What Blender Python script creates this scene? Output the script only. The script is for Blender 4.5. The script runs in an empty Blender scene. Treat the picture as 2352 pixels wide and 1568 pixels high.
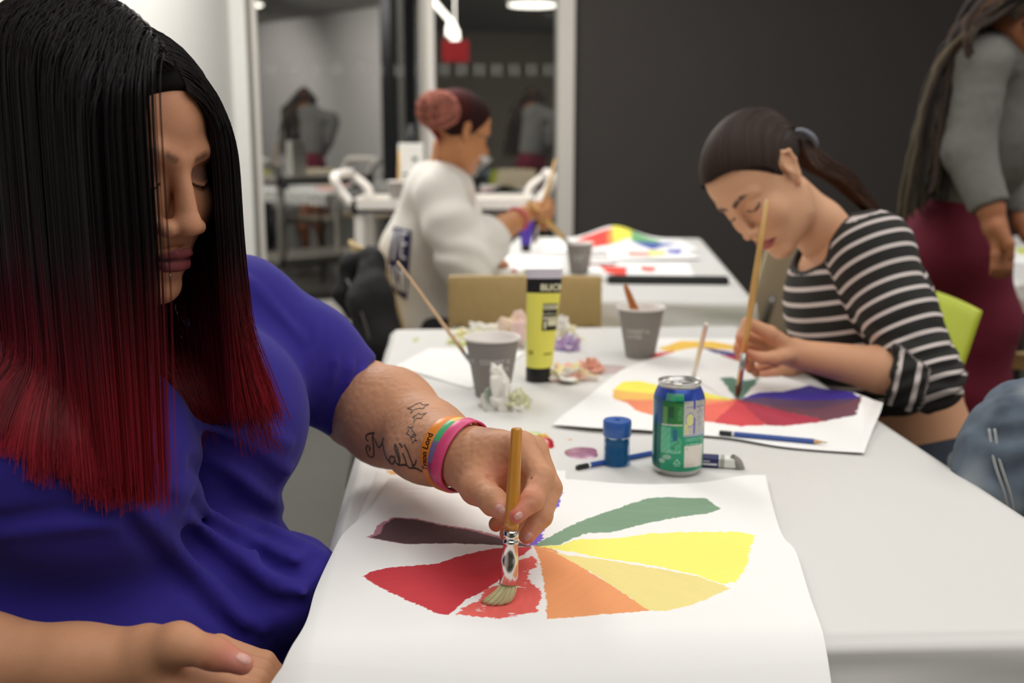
import bpy, math, random
import numpy as np
from mathutils import Vector, Matrix
random.seed(7); RNG = np.random.default_rng(7)
SC = bpy.context.scene
COL = SC.collection
PI = math.pi
# ---------------------------------------------------------------- camera geometry (photo read at 2352 x 1568)
FPX = 2500.0; PITCH = math.atan(472 / FPX); CZ = 1.17; TZ = 0.74
def ray(x, y):
    a = (x - 1176) / FPX; b = (y - 784) / FPX
    return np.array([a, math.cos(PITCH) - b * math.sin(PITCH), -math.sin(PITCH) - b * math.cos(PITCH)])
def PZ(x, y, z=TZ):
    r = ray(x, y); t = (z - CZ) / r[2]; return np.array([r[0] * t, r[1] * t, z])
def PD(x, y, D):
    r = ray(x, y); t = D / r[1]; return np.array([r[0] * t, D, CZ + r[2] * t])
def lin(c):
    c = np.asarray(c, float) / 255.0
    return np.where(c <= 0.04045, c / 12.92, ((c + 0.055) / 1.055) ** 2.4)
# ---------------------------------------------------------------- materials
def _new(name):
    m = bpy.data.materials.new(name); m.use_nodes = True
    return m, m.node_tree, m.node_tree.nodes['Principled BSDF']
def mat(name, rgb, rough=0.6, metal=0.0, spec=0.5, bump=0.0, bscale=200.0, var=0.0, vscale=8.0, attr=None, sss=0.0,
        trans=0.0, alpha=1.0, emit=None, estr=0.0, sheen=0.0, coat=0.0, sssr=(0.006, 0.003, 0.002), wave=None, stretch=None):
    m, nt, b = _new(name)
    c = list(lin(rgb)) + [1.0]
    b.inputs['Base Color'].default_value = c
    b.inputs['Roughness'].default_value = rough
    b.inputs['Metallic'].default_value = metal
    b.inputs['Specular IOR Level'].default_value = spec
    b.inputs['Alpha'].default_value = alpha
    b.inputs['Transmission Weight'].default_value = trans
    if sheen: b.inputs['Sheen Weight'].default_value = sheen
    if coat: b.inputs['Coat Weight'].default_value = coat; b.inputs['Coat Roughness'].default_value = 0.15
    if sss:
        b.inputs['Subsurface Weight'].default_value = sss
        b.inputs['Subsurface Radius'].default_value = sssr
        b.inputs['Subsurface Scale'].default_value = 1.0
    L = nt.links.new
    co = nt.nodes.new('ShaderNodeTexCoord')
    vec = co.outputs['Object']
    if stretch:
        mp = nt.nodes.new('ShaderNodeMapping'); mp.inputs['Scale'].default_value = stretch
        L(vec, mp.inputs['Vector']); vec = mp.outputs['Vector']
    colout = None
    if attr:
        a = nt.nodes.new('ShaderNodeAttribute'); a.attribute_name = attr; colout = a.outputs['Color']
    if var:
        n = nt.nodes.new('ShaderNodeTexNoise'); n.inputs['Scale'].default_value = vscale; n.inputs['Detail'].default_value = 5
        L(vec, n.inputs['Vector'])
        mr = nt.nodes.new('ShaderNodeMapRange'); mr.inputs[1].default_value = 0.3; mr.inputs[2].default_value = 0.7
        mr.inputs[3].default_value = 1 - var; mr.inputs[4].default_value = 1 + var
        L(n.outputs['Fac'], mr.inputs[0])
        mx = nt.nodes.new('ShaderNodeVectorMath'); mx.operation = 'SCALE'
        if colout: L(colout, mx.inputs[0])
        else: mx.inputs[0].default_value = c[:3]
        L(mr.outputs[0], mx.inputs['Scale']); colout = mx.outputs[0]
    if colout: L(colout, b.inputs['Base Color'])
    if emit is not None:
        b.inputs['Emission Color'].default_value = list(lin(emit)) + [1]; b.inputs['Emission Strength'].default_value = estr
    if bump:
        n = nt.nodes.new('ShaderNodeTexNoise'); n.inputs['Scale'].default_value = bscale; n.inputs['Detail'].default_value = 3
        L(vec, n.inputs['Vector'])
        bp = nt.nodes.new('ShaderNodeBump'); bp.inputs['Strength'].default_value = bump; bp.inputs['Distance'].default_value = 0.002
        L(n.outputs['Fac'], bp.inputs['Height']); L(bp.outputs['Normal'], b.inputs['Normal'])
    return m
# ---------------------------------------------------------------- mesh collecting
class MB:
    def __init__(s): s.v = []; s.f = []; s.m = []; s.n = 0
    def add(s, V, F, mi=0):
        V = np.asarray(V, float).reshape(-1, 3)
        s.v.append(V)
        for f in F: s.f.append([i + s.n for i in f]); s.m.append(mi)
        s.n += len(V); return s
    def box(s, c, size, mi=0, rz=0.0, rx=0.0, ry=0.0, bev=0.0):
        sx, sy, sz = [a / 2 for a in size]
        if bev > 0:
            b = min(bev, sx * .9, sy * .9, sz * .9)
            P = []
            for k, (z, ins) in enumerate([(-sz, b), (-sz + b, 0), (sz - b, 0), (sz, b)]):
                x, y = sx - ins, sy - ins
                bb = b
                P += [(x - bb, y, z), (x, y - bb, z), (x, -y + bb, z), (x - bb, -y, z), (-x + bb, -y, z), (-x, -y + bb, z), (-x, y - bb, z), (-x + bb, y, z)]
            F = []
            for k in range(3):
                for i in range(8):
                    j = (i + 1) % 8; F.append([k * 8 + j, k * 8 + i, k * 8 + 8 + i, k * 8 + 8 + j])
            F.append([0, 1, 2, 3, 4, 5, 6, 7]); F.append([31, 30, 29, 28, 27, 26, 25, 24])
            V = np.array(P)
        else:
            V = np.array([(x, y, z) for x in (-sx, sx) for y in (-sy, sy) for z in (-sz, sz)])
            F = [[0, 1, 3, 2], [4, 6, 7, 5], [0, 4, 5, 1], [2, 3, 7, 6], [0, 2, 6, 4], [1, 5, 7, 3]]
        R = np.array((Matrix.Rotation(rz, 3, 'Z') @ Matrix.Rotation(ry, 3, 'Y') @ Matrix.Rotation(rx, 3, 'X')))
        return s.add(V @ R.T + np.array(c), F, mi)
    def tube(s, pts, r, seg=10, mi=0, cap=True, flat=None):
        P = np.asarray(pts, float); n = len(P)
        r = np.full(n, r) if np.isscalar(r) else np.asarray(r, float)
        T = np.gradient(P, axis=0); T /= np.linalg.norm(T, axis=1)[:, None] + 1e-12
        up = np.array([0, 0, 1.0]) if abs(T[0][2]) < .9 else np.array([1.0, 0, 0])
        V = []
        N = np.cross(T[0], up); N /= np.linalg.norm(N)
        for i in range(n):
            N = N - T[i] * np.dot(N, T[i]); N /= np.linalg.norm(N)
            B = np.cross(T[i], N)
            a = np.arange(seg) * 2 * PI / seg
            fl = 1.0 if flat is None else flat[i]
            V.append(P[i] + r[i] * (np.cos(a)[:, None] * N + fl * np.sin(a)[:, None] * B))
        F = []
        for i in range(n - 1):
            for j in range(seg):
                k = (j + 1) % seg; F.append([i * seg + j, i * seg + k, (i + 1) * seg + k, (i + 1) * seg + j])
        if cap: F.append(list(range(seg))[::-1]); F.append([(n - 1) * seg + j for j in range(seg)])
        return s.add(np.concatenate(V), F, mi)
    def lathe(s, prof, c=(0, 0, 0), seg=32, mi=0, axis=None, cap=(True, True), M=None):
        V = []; F = []
        a = np.arange(seg) * 2 * PI / seg
        for r, z in prof: V.append(np.stack([r * np.cos(a), r * np.sin(a), np.full(seg, z)], 1))
        V = np.concatenate(V)
        for i in range(len(prof) - 1):
            for j in range(seg):
                k = (j + 1) % seg; F.append([i * seg + j, i * seg + k, (i + 1) * seg + k, (i + 1) * seg + j])
        if cap[0]: F.append(list(range(seg))[::-1])
        if cap[1]: F.append([(len(prof) - 1) * seg + j for j in range(seg)])
        if M is not None: V = V @ np.array(M.to_3x3()).T + np.array(M.translation)
        return s.add(V + np.array(c), F, mi)
    def grid(s, P, mi=0, flip=False):
        P = np.asarray(P); a, b = P.shape[:2]
        idx = np.arange(a * b).reshape(a, b)
        q = np.stack([idx[:-1, :-1], idx[1:, :-1], idx[1:, 1:], idx[:-1, 1:]], -1).reshape(-1, 4)
        if flip: q = q[:, ::-1]
        return s.add(P.reshape(-1, 3), q.tolist(), mi)
    def build(s, name, mats, parent=None, smooth=False, colors=None, auto=None):
        V = np.concatenate(s.v)
        me = bpy.data.meshes.new(name); me.from_pydata(V.tolist(), [], s.f)
        return finish(name, me, mats, parent, smooth, s.m, colors, auto)
def finish(name, me, mats, parent, smooth, midx=None, colors=None, auto=None):
    if not isinstance(mats, (list, tuple)): mats = [mats]
    for m in mats: me.materials.append(m)
    if midx is not None and len(mats) > 1: me.polygons.foreach_set('material_index', midx)
    if colors is not None:
        ca = me.color_attributes.new('Col', 'FLOAT_COLOR', 'POINT')
        C = np.ones((len(me.vertices), 4), np.float32); C[:, :3] = colors; ca.data.foreach_set('color', C.ravel())
    if smooth: me.polygons.foreach_set('use_smooth', [True] * len(me.polygons))
    if auto is not None:
        me.polygons.foreach_set('use_smooth', [True] * len(me.polygons)); me.set_sharp_from_angle(angle=math.radians(auto))
    me.update()
    o = bpy.data.objects.new(name, me); COL.objects.link(o)
    if parent is not None: adopt(o, parent)
    return o
def adopt(o, parent):
    o.parent = parent; o.matrix_parent_inverse = world_of(parent).inverted(); return o
def world_of(o):
    M = o.matrix_basis.copy()
    if o.parent is not None: M = world_of(o.parent) @ o.matrix_parent_inverse @ M
    return M
def tag(o, label, cat=None, group=None, kind=None):
    if label: o['label'] = label
    if cat: o['category'] = cat
    if group: o['group'] = group
    if kind: o['kind'] = kind
    return o
def thing(name, label, cat, loc=(0, 0, 0), group=None):
    o = bpy.data.objects.new(name, None); COL.objects.link(o); o.empty_display_size = .05
    o.location = Vector([float(a) for a in loc]); o.matrix_basis = Matrix.Translation(o.location)
    return tag(o, label, cat, group)
def struct(o): o['kind'] = 'structure'; return o
# ---------------------------------------------------------------- numeric helpers
def vnoise(P, seed=0):
    """smooth value noise of 2-D or 3-D points, in -1..1"""
    P = np.asarray(P, float)
    if P.shape[1] == 2: P = np.concatenate([P, np.zeros((len(P), 1))], 1)
    i = np.floor(P).astype(np.int64); f = P - i; f = f * f * (3 - 2 * f)
    def h(a):
        n = (a[:, 0] * 374761393 + a[:, 1] * 668265263 + a[:, 2] * 2147483647 + seed * 974634777) & 0xffffffff
        n = ((n ^ (n >> 13)) * 1274126177) & 0xffffffff
        return ((n ^ (n >> 16)) & 0xffff) / 32767.5 - 1
    out = 0
    for dx in (0, 1):
        for dy in (0, 1):
            for dz in (0, 1):
                w = (f[:, 0] if dx else 1 - f[:, 0]) * (f[:, 1] if dy else 1 - f[:, 1]) * (f[:, 2] if dz else 1 - f[:, 2])
                out = out + w * h(i + np.array([dx, dy, dz]))
    return out
def inpoly(P, poly):
    x, y = P[:, 0], P[:, 1]; poly = np.asarray(poly); r = np.zeros(len(P), bool); n = len(poly)
    for i in range(n):
        x1, y1 = poly[i]; x2, y2 = poly[(i + 1) % n]
        c = ((y1 > y) != (y2 > y))
        if y2 != y1: r ^= c & (x < (x2 - x1) * (y - y1) / (y2 - y1) + x1)
    return r
def resample(P, n):
    P = np.asarray(P, float); d = np.r_[0, np.cumsum(np.linalg.norm(np.diff(P, axis=0), axis=1))]
    t = np.linspace(0, d[-1], n)
    return np.stack([np.interp(t, d, P[:, k]) for k in range(P.shape[1])], 1)
def spline(P, n, closed=False):
    """Catmull-Rom through P"""
    P = np.asarray(P, float)
    if closed: Q = np.concatenate([P[-1:], P, P[:2]])
    else: Q = np.concatenate([2 * P[:1] - P[1:2], P, 2 * P[-1:] - P[-2:-1]])
    m = len(Q) - 3; t = np.linspace(0, m, n, endpoint=not closed); i = np.minimum(t.astype(int), m - 1); u = (t - i)[:, None]
    a, b, c, d = Q[i], Q[i + 1], Q[i + 2], Q[i + 3]
    return .5 * (2 * b + (c - a) * u + (2 * a - 5 * b + 4 * c - d) * u ** 2 + (3 * b - a - 3 * c + d) * u ** 3)
def coons(top, bottom, left, right, nu, nv):
    T, B = resample(top, nu), resample(bottom, nu); L, R = resample(left, nv), resample(right, nv)
    u = np.linspace(0, 1, nu)[:, None, None]; v = np.linspace(0, 1, nv)[None, :, None]
    P = (1 - v) * T[:, None] + v * B[:, None] + (1 - u) * L[None] + u * R[None]
    P -= (1 - u) * (1 - v) * T[0] + u * (1 - v) * T[-1] + (1 - u) * v * B[0] + u * v * B[-1]
    return P
def text_mesh(s, size=1.0, bold=0.0, align='CENTER'):
    cu = bpy.data.curves.new('t', 'FONT'); cu.body = s; cu.size = size; cu.align_x = align; cu.align_y = 'CENTER'; cu.offset = bold
    cu.resolution_u = 3
    o = bpy.data.objects.new('t', cu); COL.objects.link(o)
    bpy.context.view_layer.update()
    me = bpy.data.meshes.new_from_object(o.evaluated_get(bpy.context.evaluated_depsgraph_get()))
    V = np.array([v.co[:] for v in me.vertices]).reshape(-1, 3); F = [list(p.vertices) for p in me.polygons]
    bpy.data.objects.remove(o); bpy.data.curves.remove(cu); bpy.data.meshes.remove(me)
    return V, F
# ================================================================= IMPLICIT SURFACES -> MESH
def smin(a, b, k):
    if a is None: return b
    if k <= 0: return np.minimum(a, b)
    h = np.clip(.5 + .5 * (b - a) / k, 0, 1)
    return b * (1 - h) + a * h - k * h * (1 - h)
def ssub(a, b, k):
    """carve b out of a"""
    return -smin(-a, b, k)
def sint(a, b, k): return -smin(-a, -b, k)
def cap(P, a, b, r1, r2=None):
    r2 = r1 if r2 is None else r2
    a = np.asarray(a, float); b = np.asarray(b, float); ab = b - a
    pa = P - a; t = np.clip(pa @ ab / max(ab @ ab, 1e-12), 0, 1)
    return np.linalg.norm(pa - t[:, None] * ab, axis=1) - (r1 + (r2 - r1) * t)
def chain(P, pts, rs, k=0.0):
    d = None
    for i in range(len(pts) - 1): d = smin(d, cap(P, pts[i], pts[i + 1], rs[i], rs[i + 1]), k)
    return d
def ell(P, c, r, R=None):
    q = P - np.asarray(c, float)
    if R is not None: q = q @ np.asarray(R)          # R columns = local axes
    r = np.asarray(r, float)
    k0 = np.linalg.norm(q / r, axis=1); k1 = np.linalg.norm(q / (r * r), axis=1) + 1e-12
    return k0 * (k0 - 1) / k1
def sph(P, c, r): return np.linalg.norm(P - np.asarray(c, float), axis=1) - r
def rotm(x=0, y=0, z=0):
    return np.array(Matrix.Rotation(math.radians(z), 3, 'Z') @ Matrix.Rotation(math.radians(y), 3, 'Y') @ Matrix.Rotation(math.radians(x), 3, 'X'))
def surf(f, lo, hi, h, B=8, margin=1.6):
    lo = np.asarray(lo, float); hi = np.asarray(hi, float)
    nb = np.maximum(1, np.ceil((hi - lo) / (h * B)).astype(int)); n = nb * B + 1
    cs = [lo[k] + (np.arange(nb[k]) + .5) * B * h for k in range(3)]
    Cc = np.stack(np.meshgrid(*cs, indexing='ij'), -1).reshape(-1, 3)
    dc = f(Cc); half = B * h * .87
    D = np.empty(n, np.float32)
    sgn = np.where(dc.reshape(nb) < 0, -1., 1.)
    D[:-1, :-1, :-1] = np.repeat(np.repeat(np.repeat(sgn, B, 0), B, 1), B, 2); D[-1] = D[-2]; D[:, -1] = D[:, -2]; D[:, :, -1] = D[:, :, -2]
    keep = np.nonzero(np.abs(dc) < half * margin)[0]
    ib = np.stack(np.unravel_index(keep, nb), 1)
    off = np.stack(np.meshgrid(*[np.arange(B + 1)] * 3, indexing='ij'), -1).reshape(-1, 3)
    for s in range(0, len(ib), 400):
        idx = (ib[s:s + 400, None] * B + off[None]).reshape(-1, 3)
        D[idx[:, 0], idx[:, 1], idx[:, 2]] = f(lo + idx * h)
    # surface nets
    S = D < 0
    cnt = np.zeros(n - 1, np.int8); c8 = [(a, b, c) for a in (0, 1) for b in (0, 1) for c in (0, 1)]
    for a, b, c in c8: cnt += S[a:n[0] - 1 + a, b:n[1] - 1 + b, c:n[2] - 1 + c]
    act = np.stack(np.nonzero((cnt > 0) & (cnt < 8)), 1)
    vid = -np.ones(n - 1, np.int64); vid[act[:, 0], act[:, 1], act[:, 2]] = np.arange(len(act))
    val = {}
    for a, b, c in c8: val[(a, b, c)] = D[act[:, 0] + a, act[:, 1] + b, act[:, 2] + c].astype(float)
    acc = np.zeros((len(act), 3)); m = np.zeros(len(act))
    for p in c8:
        for ax in range(3):
            if p[ax] == 0:
                q = list(p); q[ax] = 1; q = tuple(q)
                v0, v1_ = val[p], val[q]; x = (v0 < 0) != (v1_ < 0)
                t = np.where(x, v0 / np.where(x, v0 - v1_, 1), 0)
                pos = np.tile(np.array(p, float), (len(act), 1)); pos[:, ax] = t
                acc += pos * x[:, None]; m += x
    V = lo + (act + acc / m[:, None]) * h
    F = []
    for ax in range(3):
        sl0 = [slice(None)] * 3; sl1 = [slice(None)] * 3; sl0[ax] = slice(0, -1); sl1[ax] = slice(1, None)
        ch = S[tuple(sl0)] != S[tuple(sl1)]
        e = np.stack(np.nonzero(ch), 1); u, w = [(1, 2), (2, 0), (0, 1)][ax]
        ok = (e[:, u] > 0) & (e[:, w] > 0) & (e[:, u] < n[u] - 1) & (e[:, w] < n[w] - 1); e = e[ok]
        inside = S[e[:, 0], e[:, 1], e[:, 2]]
        def vi(du, dw):
            q = e.copy(); q[:, u] += du; q[:, w] += dw; return vid[q[:, 0], q[:, 1], q[:, 2]]
        Q = np.stack([vi(-1, -1), vi(0, -1), vi(0, 0), vi(-1, 0)], 1)
        Q[~inside] = Q[~inside][:, ::-1]
        F.append(Q)
    F = np.concatenate(F); F = F[(F >= 0).all(1)]
    return V, F
def normals_of(f, V, e=5e-4):
    g = np.stack([f(V + np.eye(3)[k] * e) - f(V - np.eye(3)[k] * e) for k in range(3)], 1)
    return g / (np.linalg.norm(g, axis=1)[:, None] + 1e-12)
def mesh_np(name, V, F, mats, parent=None, colors=None, midx=None, smooth=True):
    me = bpy.data.meshes.new(name)
    me.vertices.add(len(V)); me.vertices.foreach_set('co', np.ascontiguousarray(V, np.float32).ravel())
    k = F.shape[1]
    me.loops.add(F.size); me.loops.foreach_set('vertex_index', F.astype(np.int32).ravel())
    me.polygons.add(len(F)); me.polygons.foreach_set('loop_start', np.arange(0, F.size, k, dtype=np.int32))
    me.update(calc_edges=True)
    return finish(name, me, mats, parent, smooth, midx, colors)
def joinVF(parts):
    V = []; F = []; n = 0
    for v, f in parts: V.append(v); F.append(f + n); n += len(v)
    return np.concatenate(V), np.concatenate(F)
class Frame:
    """local frame: +Y where the face looks, +Z up, +X the person's right"""
    def __init__(s, o, fwd, up=(0, 0, 1), scale=1.0):
        s.o = np.asarray(o, float); y = np.asarray(fwd, float); y = y / np.linalg.norm(y)
        z = np.asarray(up, float); z = z - y * (z @ y); z /= np.linalg.norm(z); x = np.cross(y, z)
        s.R = np.stack([x, y, z], 1); s.s = scale
    def to(s, P): return (P - s.o) @ s.R / s.s
    def out(s, P): return np.atleast_2d(P) * s.s @ s.R.T + s.o
    def w(s, *p): return s.out(np.array(p, float))[0]
# ---------------------------------------------------------------- head
def mir(p, s): return (p[0] * s, p[1], p[2])
def head_sdf(P, o):
    """o: dict of options. units: metres, adult female."""
    w = o.get('full', 0.0)             # fuller cheeks / jaw
    X = P.copy(); X[:, 0] = np.abs(P[:, 0])
    d = ell(P, (0, -.022, .040), (.0735, .092, .078))
    d = smin(d, ell(P, (0, .022, .035), (.062, .060, .062)), .03)
    d = smin(d, ell(X, (.018, .022, -.040), (.044 + .006 * w, .058, .066)), .025)
    d = smin(d, chain(X, [(.054 + .006 * w, -.012, -.045), (.047 + .007 * w, .012, -.078), (.012, .062, -.104 )], [.014 + .004 * w, .016 + .006 * w, .014]), .03)
    d = smin(d, ell(X, (.036, .054, -.030), (.022 + .004 * w, .022 + .003 * w, .024)), .018)         # cheek
    d = smin(d, ell(P, (0, .070, -.104), (.018 + .003 * w, .0155, .0145)), .014)       # chin
    d = smin(d, ell(P, (0, .066, -.070), (.028, .022, .024)), .014)                    # muzzle
    d = smin(d, chain(X, [(.006, .0800, .018), (.026, .0790, .023), (.046, .062, .018)], [.006, .0075, .006]), .014)   # brow
    d = ssub(d, ell(X, (.0315, .0925, .0015), (.0165, .0150, .0105)), .012)            # socket
    d = smin(d, sph(X, (.0315, .0640, .0005), .0138 + o.get('eye', 0)), .004)            # closed lid over the eyeball
    d = smin(d, chain(X, [(.017, .0755, -.0035), (.0245, .0786, -.0068), (.0325, .0788, -.0082), (.041, .0745, -.0058), (.0465, .068, -.002)], [.0012, .0020, .0022, .0020, .001]), .0025)  # lid edge
    d = ssub(d, chain(X, [(.0185, .0785, -.0055), (.0255, .0815, -.0093), (.0325, .0815, -.0108), (.041, .0775, -.0085), (.0470, .0705, -.0045)], [.0005, .0008, .0010, .0009, .0004]), .0015)  # fold below
    nw = o.get('nose', 1.0); nq = o.get('nout', 0.0)
    d = smin(d, chain(P, [(0, .0800, .012), (0, .0895, -.010), (0, .1000 + nq, -.030)], [.0072, .0068 * nw, .0085 * nw]), .010)
    d = smin(d, ell(P, (0, .1030 + nq, -.0375), (.0112 * nw, .0110, .0098)), .006)
    d = smin(d, ell(X, (.0135 * nw, .0920 + nq * .5, -.0415), (.0078 * nw, .0110, .0080)), .005)
    d = ssub(d, ell(X, (.0075 * nw, .0980 + nq * .8, -.0490), (.0042 * nw, .0065, .0040)), .003)
    d = ssub(d, chain(X, [(.0225 * nw, .0890, -.0340), (.0232 * nw, .0870, -.043), (.0200 * nw, .087, -.0500)], [.0010, .0012, .0006]), .004)
    d = ssub(d, cap(P, (0, .0955, -.052), (0, .0935, -.0605), .0016, .0022), .004)     # philtrum
    lw = o.get('lips', 1.0)
    d = smin(d, chain(X, [(0, .0905, -.0660), (.0065, .0915, -.0645), (.015, .0870, -.0675), (.0245, .0775, -.0712)], [.0042 * lw, .0046 * lw, .0038 * lw, .0012]), .003)
    d = smin(d, chain(X, [(0, .0890, -.0775), (.010, .0875, -.0770), (.018, .0820, -.0745), (.0235, .0775, -.0722)], [.0060 * lw, .0056 * lw, .0036 * lw, .0012]), .003)
    d = ssub(d, chain(X, [(0, .0975, -.0708), (.008, .0965, -.0704), (.016, .0905, -.0712), (.0258, .0795, -.0720)], [.0014, .0013, .0011, .0008]), .0025)
    d = ssub(d, ell(P, (0, .0905, -.0890), (.018, .0060, .0045)), .008)                # under the lip
    # ears
    for s_ in (1, -1):
        if o.get('ears', True):
            e = chain(P, [mir((.0720, -.004, -.030), s_), mir((.0745, -.012, -.020), s_), mir((.0800, -.024, .004), s_), mir((.0815, -.026, .022), s_), mir((.0790, -.014, .030), s_), mir((.0740, -.004, .018), s_)],
                      [.0048, .0036, .0034, .0036, .0034, .0030], .004)
            e = smin(e, ell(P, mir((.0735, -.012, .002), s_), (.0040, .0140, .024)), .006)
            e = ssub(e, ell(P, mir((.0800, -.010, .006), s_), (.0050, .0075, .011)), .004)
            d = smin(d, e, .006)
    return d
def face_color(L, skin, lip, brow, shadow=None, opt=None):
    """L: local head coordinates of vertices -> colours that belong to the face itself"""
    opt = opt or {}
    C = np.tile(lin(skin), (len(L), 1)); X = L.copy(); X[:, 0] = np.abs(L[:, 0])
    def mixc(m, rgb):
        m = np.clip(m, 0, 1)[:, None]; C[:] = C * (1 - m) + lin(rgb) * m
    fr = L[:, 1] > .05
    # warmer cheeks and nose
    k = np.exp(-((X[:, 0] - .036) ** 2 + (L[:, 2] + .03) ** 2) / .0004) * .25 * fr; mixc(k, opt.get('blush', skin))
    lw = opt.get('lips', 1.0)
    dl = np.minimum(chain(X, [(0, .0925, -.0665), (.0065, .0935, -.0652), (.015, .0885, -.0680), (.0245, .0785, -.0712)], [.0046 * lw, .0050 * lw, .0040 * lw, .0012]),
                    chain(X, [(0, .0905, -.0770), (.010, .0890, -.0765), (.018, .0835, -.0742), (.0235, .0785, -.0722)], [.0062 * lw, .0058 * lw, .0036 * lw, .0012]))
    mixc(-(dl - .0006) / .0010, lip)
    ml = chain(X, [(0, .0960, -.0708), (.008, .0950, -.0704), (.016, .0890, -.0712), (.0250, .0785, -.0720)], [.0009] * 4); mixc(-(ml - .0012) / .0012, tuple(np.array(lip) * .45))
    db = chain(X, [(.012, .086, .0185), (.022, .086, .0225), (.034, .080, .0250), (.047, .066, .0200)], [.0030, .0032, .0028, .0012]); n = vnoise(L * [500, 500, 900], 3) * .0006
    mixc(-(db + n - opt.get('broww', .002)) / .003 * opt.get('browk', .6), brow)
    de = chain(X, [(.0175, .0775, -.0048), (.0250, .0805, -.0084), (.0325, .0808, -.0098), (.041, .0765, -.0074), (.0480, .0685, -.0030)], [.0006, .0009, .0011, .0010, .0005])
    mixc(-(de - opt.get('lashw', .0012)) / .0010, opt.get('lash', (24, 16, 14)))
    if 'lid' in opt:
        dd = np.linalg.norm((X - np.array([.0325, .076, .003])) / np.array([.016, .02, .008]), axis=1); mixc((1.15 - dd) * 2 * .4, opt['lid'])
    return C
# ================================================================= SETTING
M = {}
M['floor'] = mat('grey_floor', (80, 79, 72), .45, var=.06, vscale=3, bump=.03, bscale=40)
M['white_wall'] = mat('white_wall_paint', (232, 230, 224), .85, var=.01)
M['dark_wall'] = mat('charcoal_wall_paint', (66, 61, 58), .9, var=.05, vscale=1.2)
M['frame'] = mat('window_frame_white', (214, 208, 200), .45)
M['gasket'] = mat('window_gasket', (120, 116, 108), .7)
M['ceil'] = mat('ceiling_grey', (150, 148, 142), .9)
M['rear'] = mat('rear_wall_grey', (214, 210, 206), .8)
M['rear_dim'] = mat('rear_wall_taupe', (196, 186, 170), .8)
M['dark'] = mat('dark_paint', (30, 30, 30), .5)
M['lamp'] = mat('lamp_glow', (255, 250, 240), .5, emit=(255, 250, 240), estr=6)
M['black'] = mat('black_plastic', (22, 22, 22), .4)
M['steel'] = mat('brushed_steel', (190, 190, 190), .3, metal=1)
# glass: a clear pane that also mirrors the bright room against the night outside
def glass_mat():
    m = bpy.data.materials.new('window_glass'); m.use_nodes = True; nt = m.node_tree; nt.nodes.clear()
    o = nt.nodes.new('ShaderNodeOutputMaterial'); mx = nt.nodes.new('ShaderNodeMixShader')
    t = nt.nodes.new('ShaderNodeBsdfTransparent'); g = nt.nodes.new('ShaderNodeBsdfGlossy'); g.inputs['Roughness'].default_value = 0.0
    g.inputs['Color'].default_value = (.98, .97, .95, 1); t.inputs['Color'].default_value = (.8, .82, .8, 1)
    mx.inputs[0].default_value = .33
    nt.links.new(t.outputs[0], mx.inputs[1]); nt.links.new(g.outputs[0], mx.inputs[2]); nt.links.new(mx.outputs[0], o.inputs[0])
    return m
M['glass'] = glass_mat()
M['decal'] = mat('frosted_dot', (205, 203, 196), .8, alpha=.32)
H = 2.95
WA = math.radians(7.2)                      # the glazed wall runs 7 degrees off square to the view
WU = np.array([math.cos(WA), math.sin(WA), 0]); WN = np.array([math.sin(WA), -math.cos(WA), 0])
WP = np.array([-1.52, 6.25, 0.])
def wall_s(xpx):                            # distance along the glazed wall seen at pixel column x (at horizon)
    a = (xpx - 1176) / FPX * math.cos(PITCH) / 1.0
    r = ray(xpx, 312); r = r / r[1]
    # C + t r = WP + s WU
    A = np.array([[r[0], -WU[0]], [r[1], -WU[1]]]); t, s_ = np.linalg.solve(A, WP[:2]); return s_
def wpt(s_, z, off=0.0): return WP + WU * s_ + WN * off + np.array([0, 0, z])
def wbox(b, s0, s1, z0, z1, d0, d1, mi=0):
    P = [wpt(s, z, d) for s in (s0, s1) for d in (d1, d0) for z in (z0, z1)]
    b.add(P, [[0, 1, 3, 2], [4, 6, 7, 5], [0, 4, 5, 1], [2, 3, 7, 6], [0, 2, 6, 4], [1, 5, 7, 3]], mi); return b
struct(MB().box((0.5, 1.2, -.05), (9, 16.5, .1)).build('floor', M['floor']))
struct(MB().box((0.5, -.8, H + .05), (9, 15.5, .1)).build('ceiling', M['ceil']))
xl = -1.56
sL = wall_s(577)
lw = MB(); lw.box((xl - .1, -.1, H / 2), (.2, 12.9, H)); struct(lw.build('wall_left', M['white_wall']))
sA0, sA1, sM0, sM1, sB1, sC = wall_s(588), wall_s(600), wall_s(967), wall_s(1000), wall_s(1279), wall_s(1316)
b = MB(); wbox(b, -.3, sL, 0, H, 0, -.2); struct(b.build('wall_return', M['white_wall']))
b = MB(); wbox(b, sC, sC + 4.2, 0, H, .0, -.25); struct(b.build('wall_back', M['dark_wall']))
b = MB(); wbox(b, sC, sC + 4.2, 0, .1, .015, 0.001); struct(b.build('baseboard_back', M['dark']))
b = MB(); wbox(b, sL, sC, 2.72, H, 0, -.2); struct(b.build('wall_header', M['white_wall']))
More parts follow.
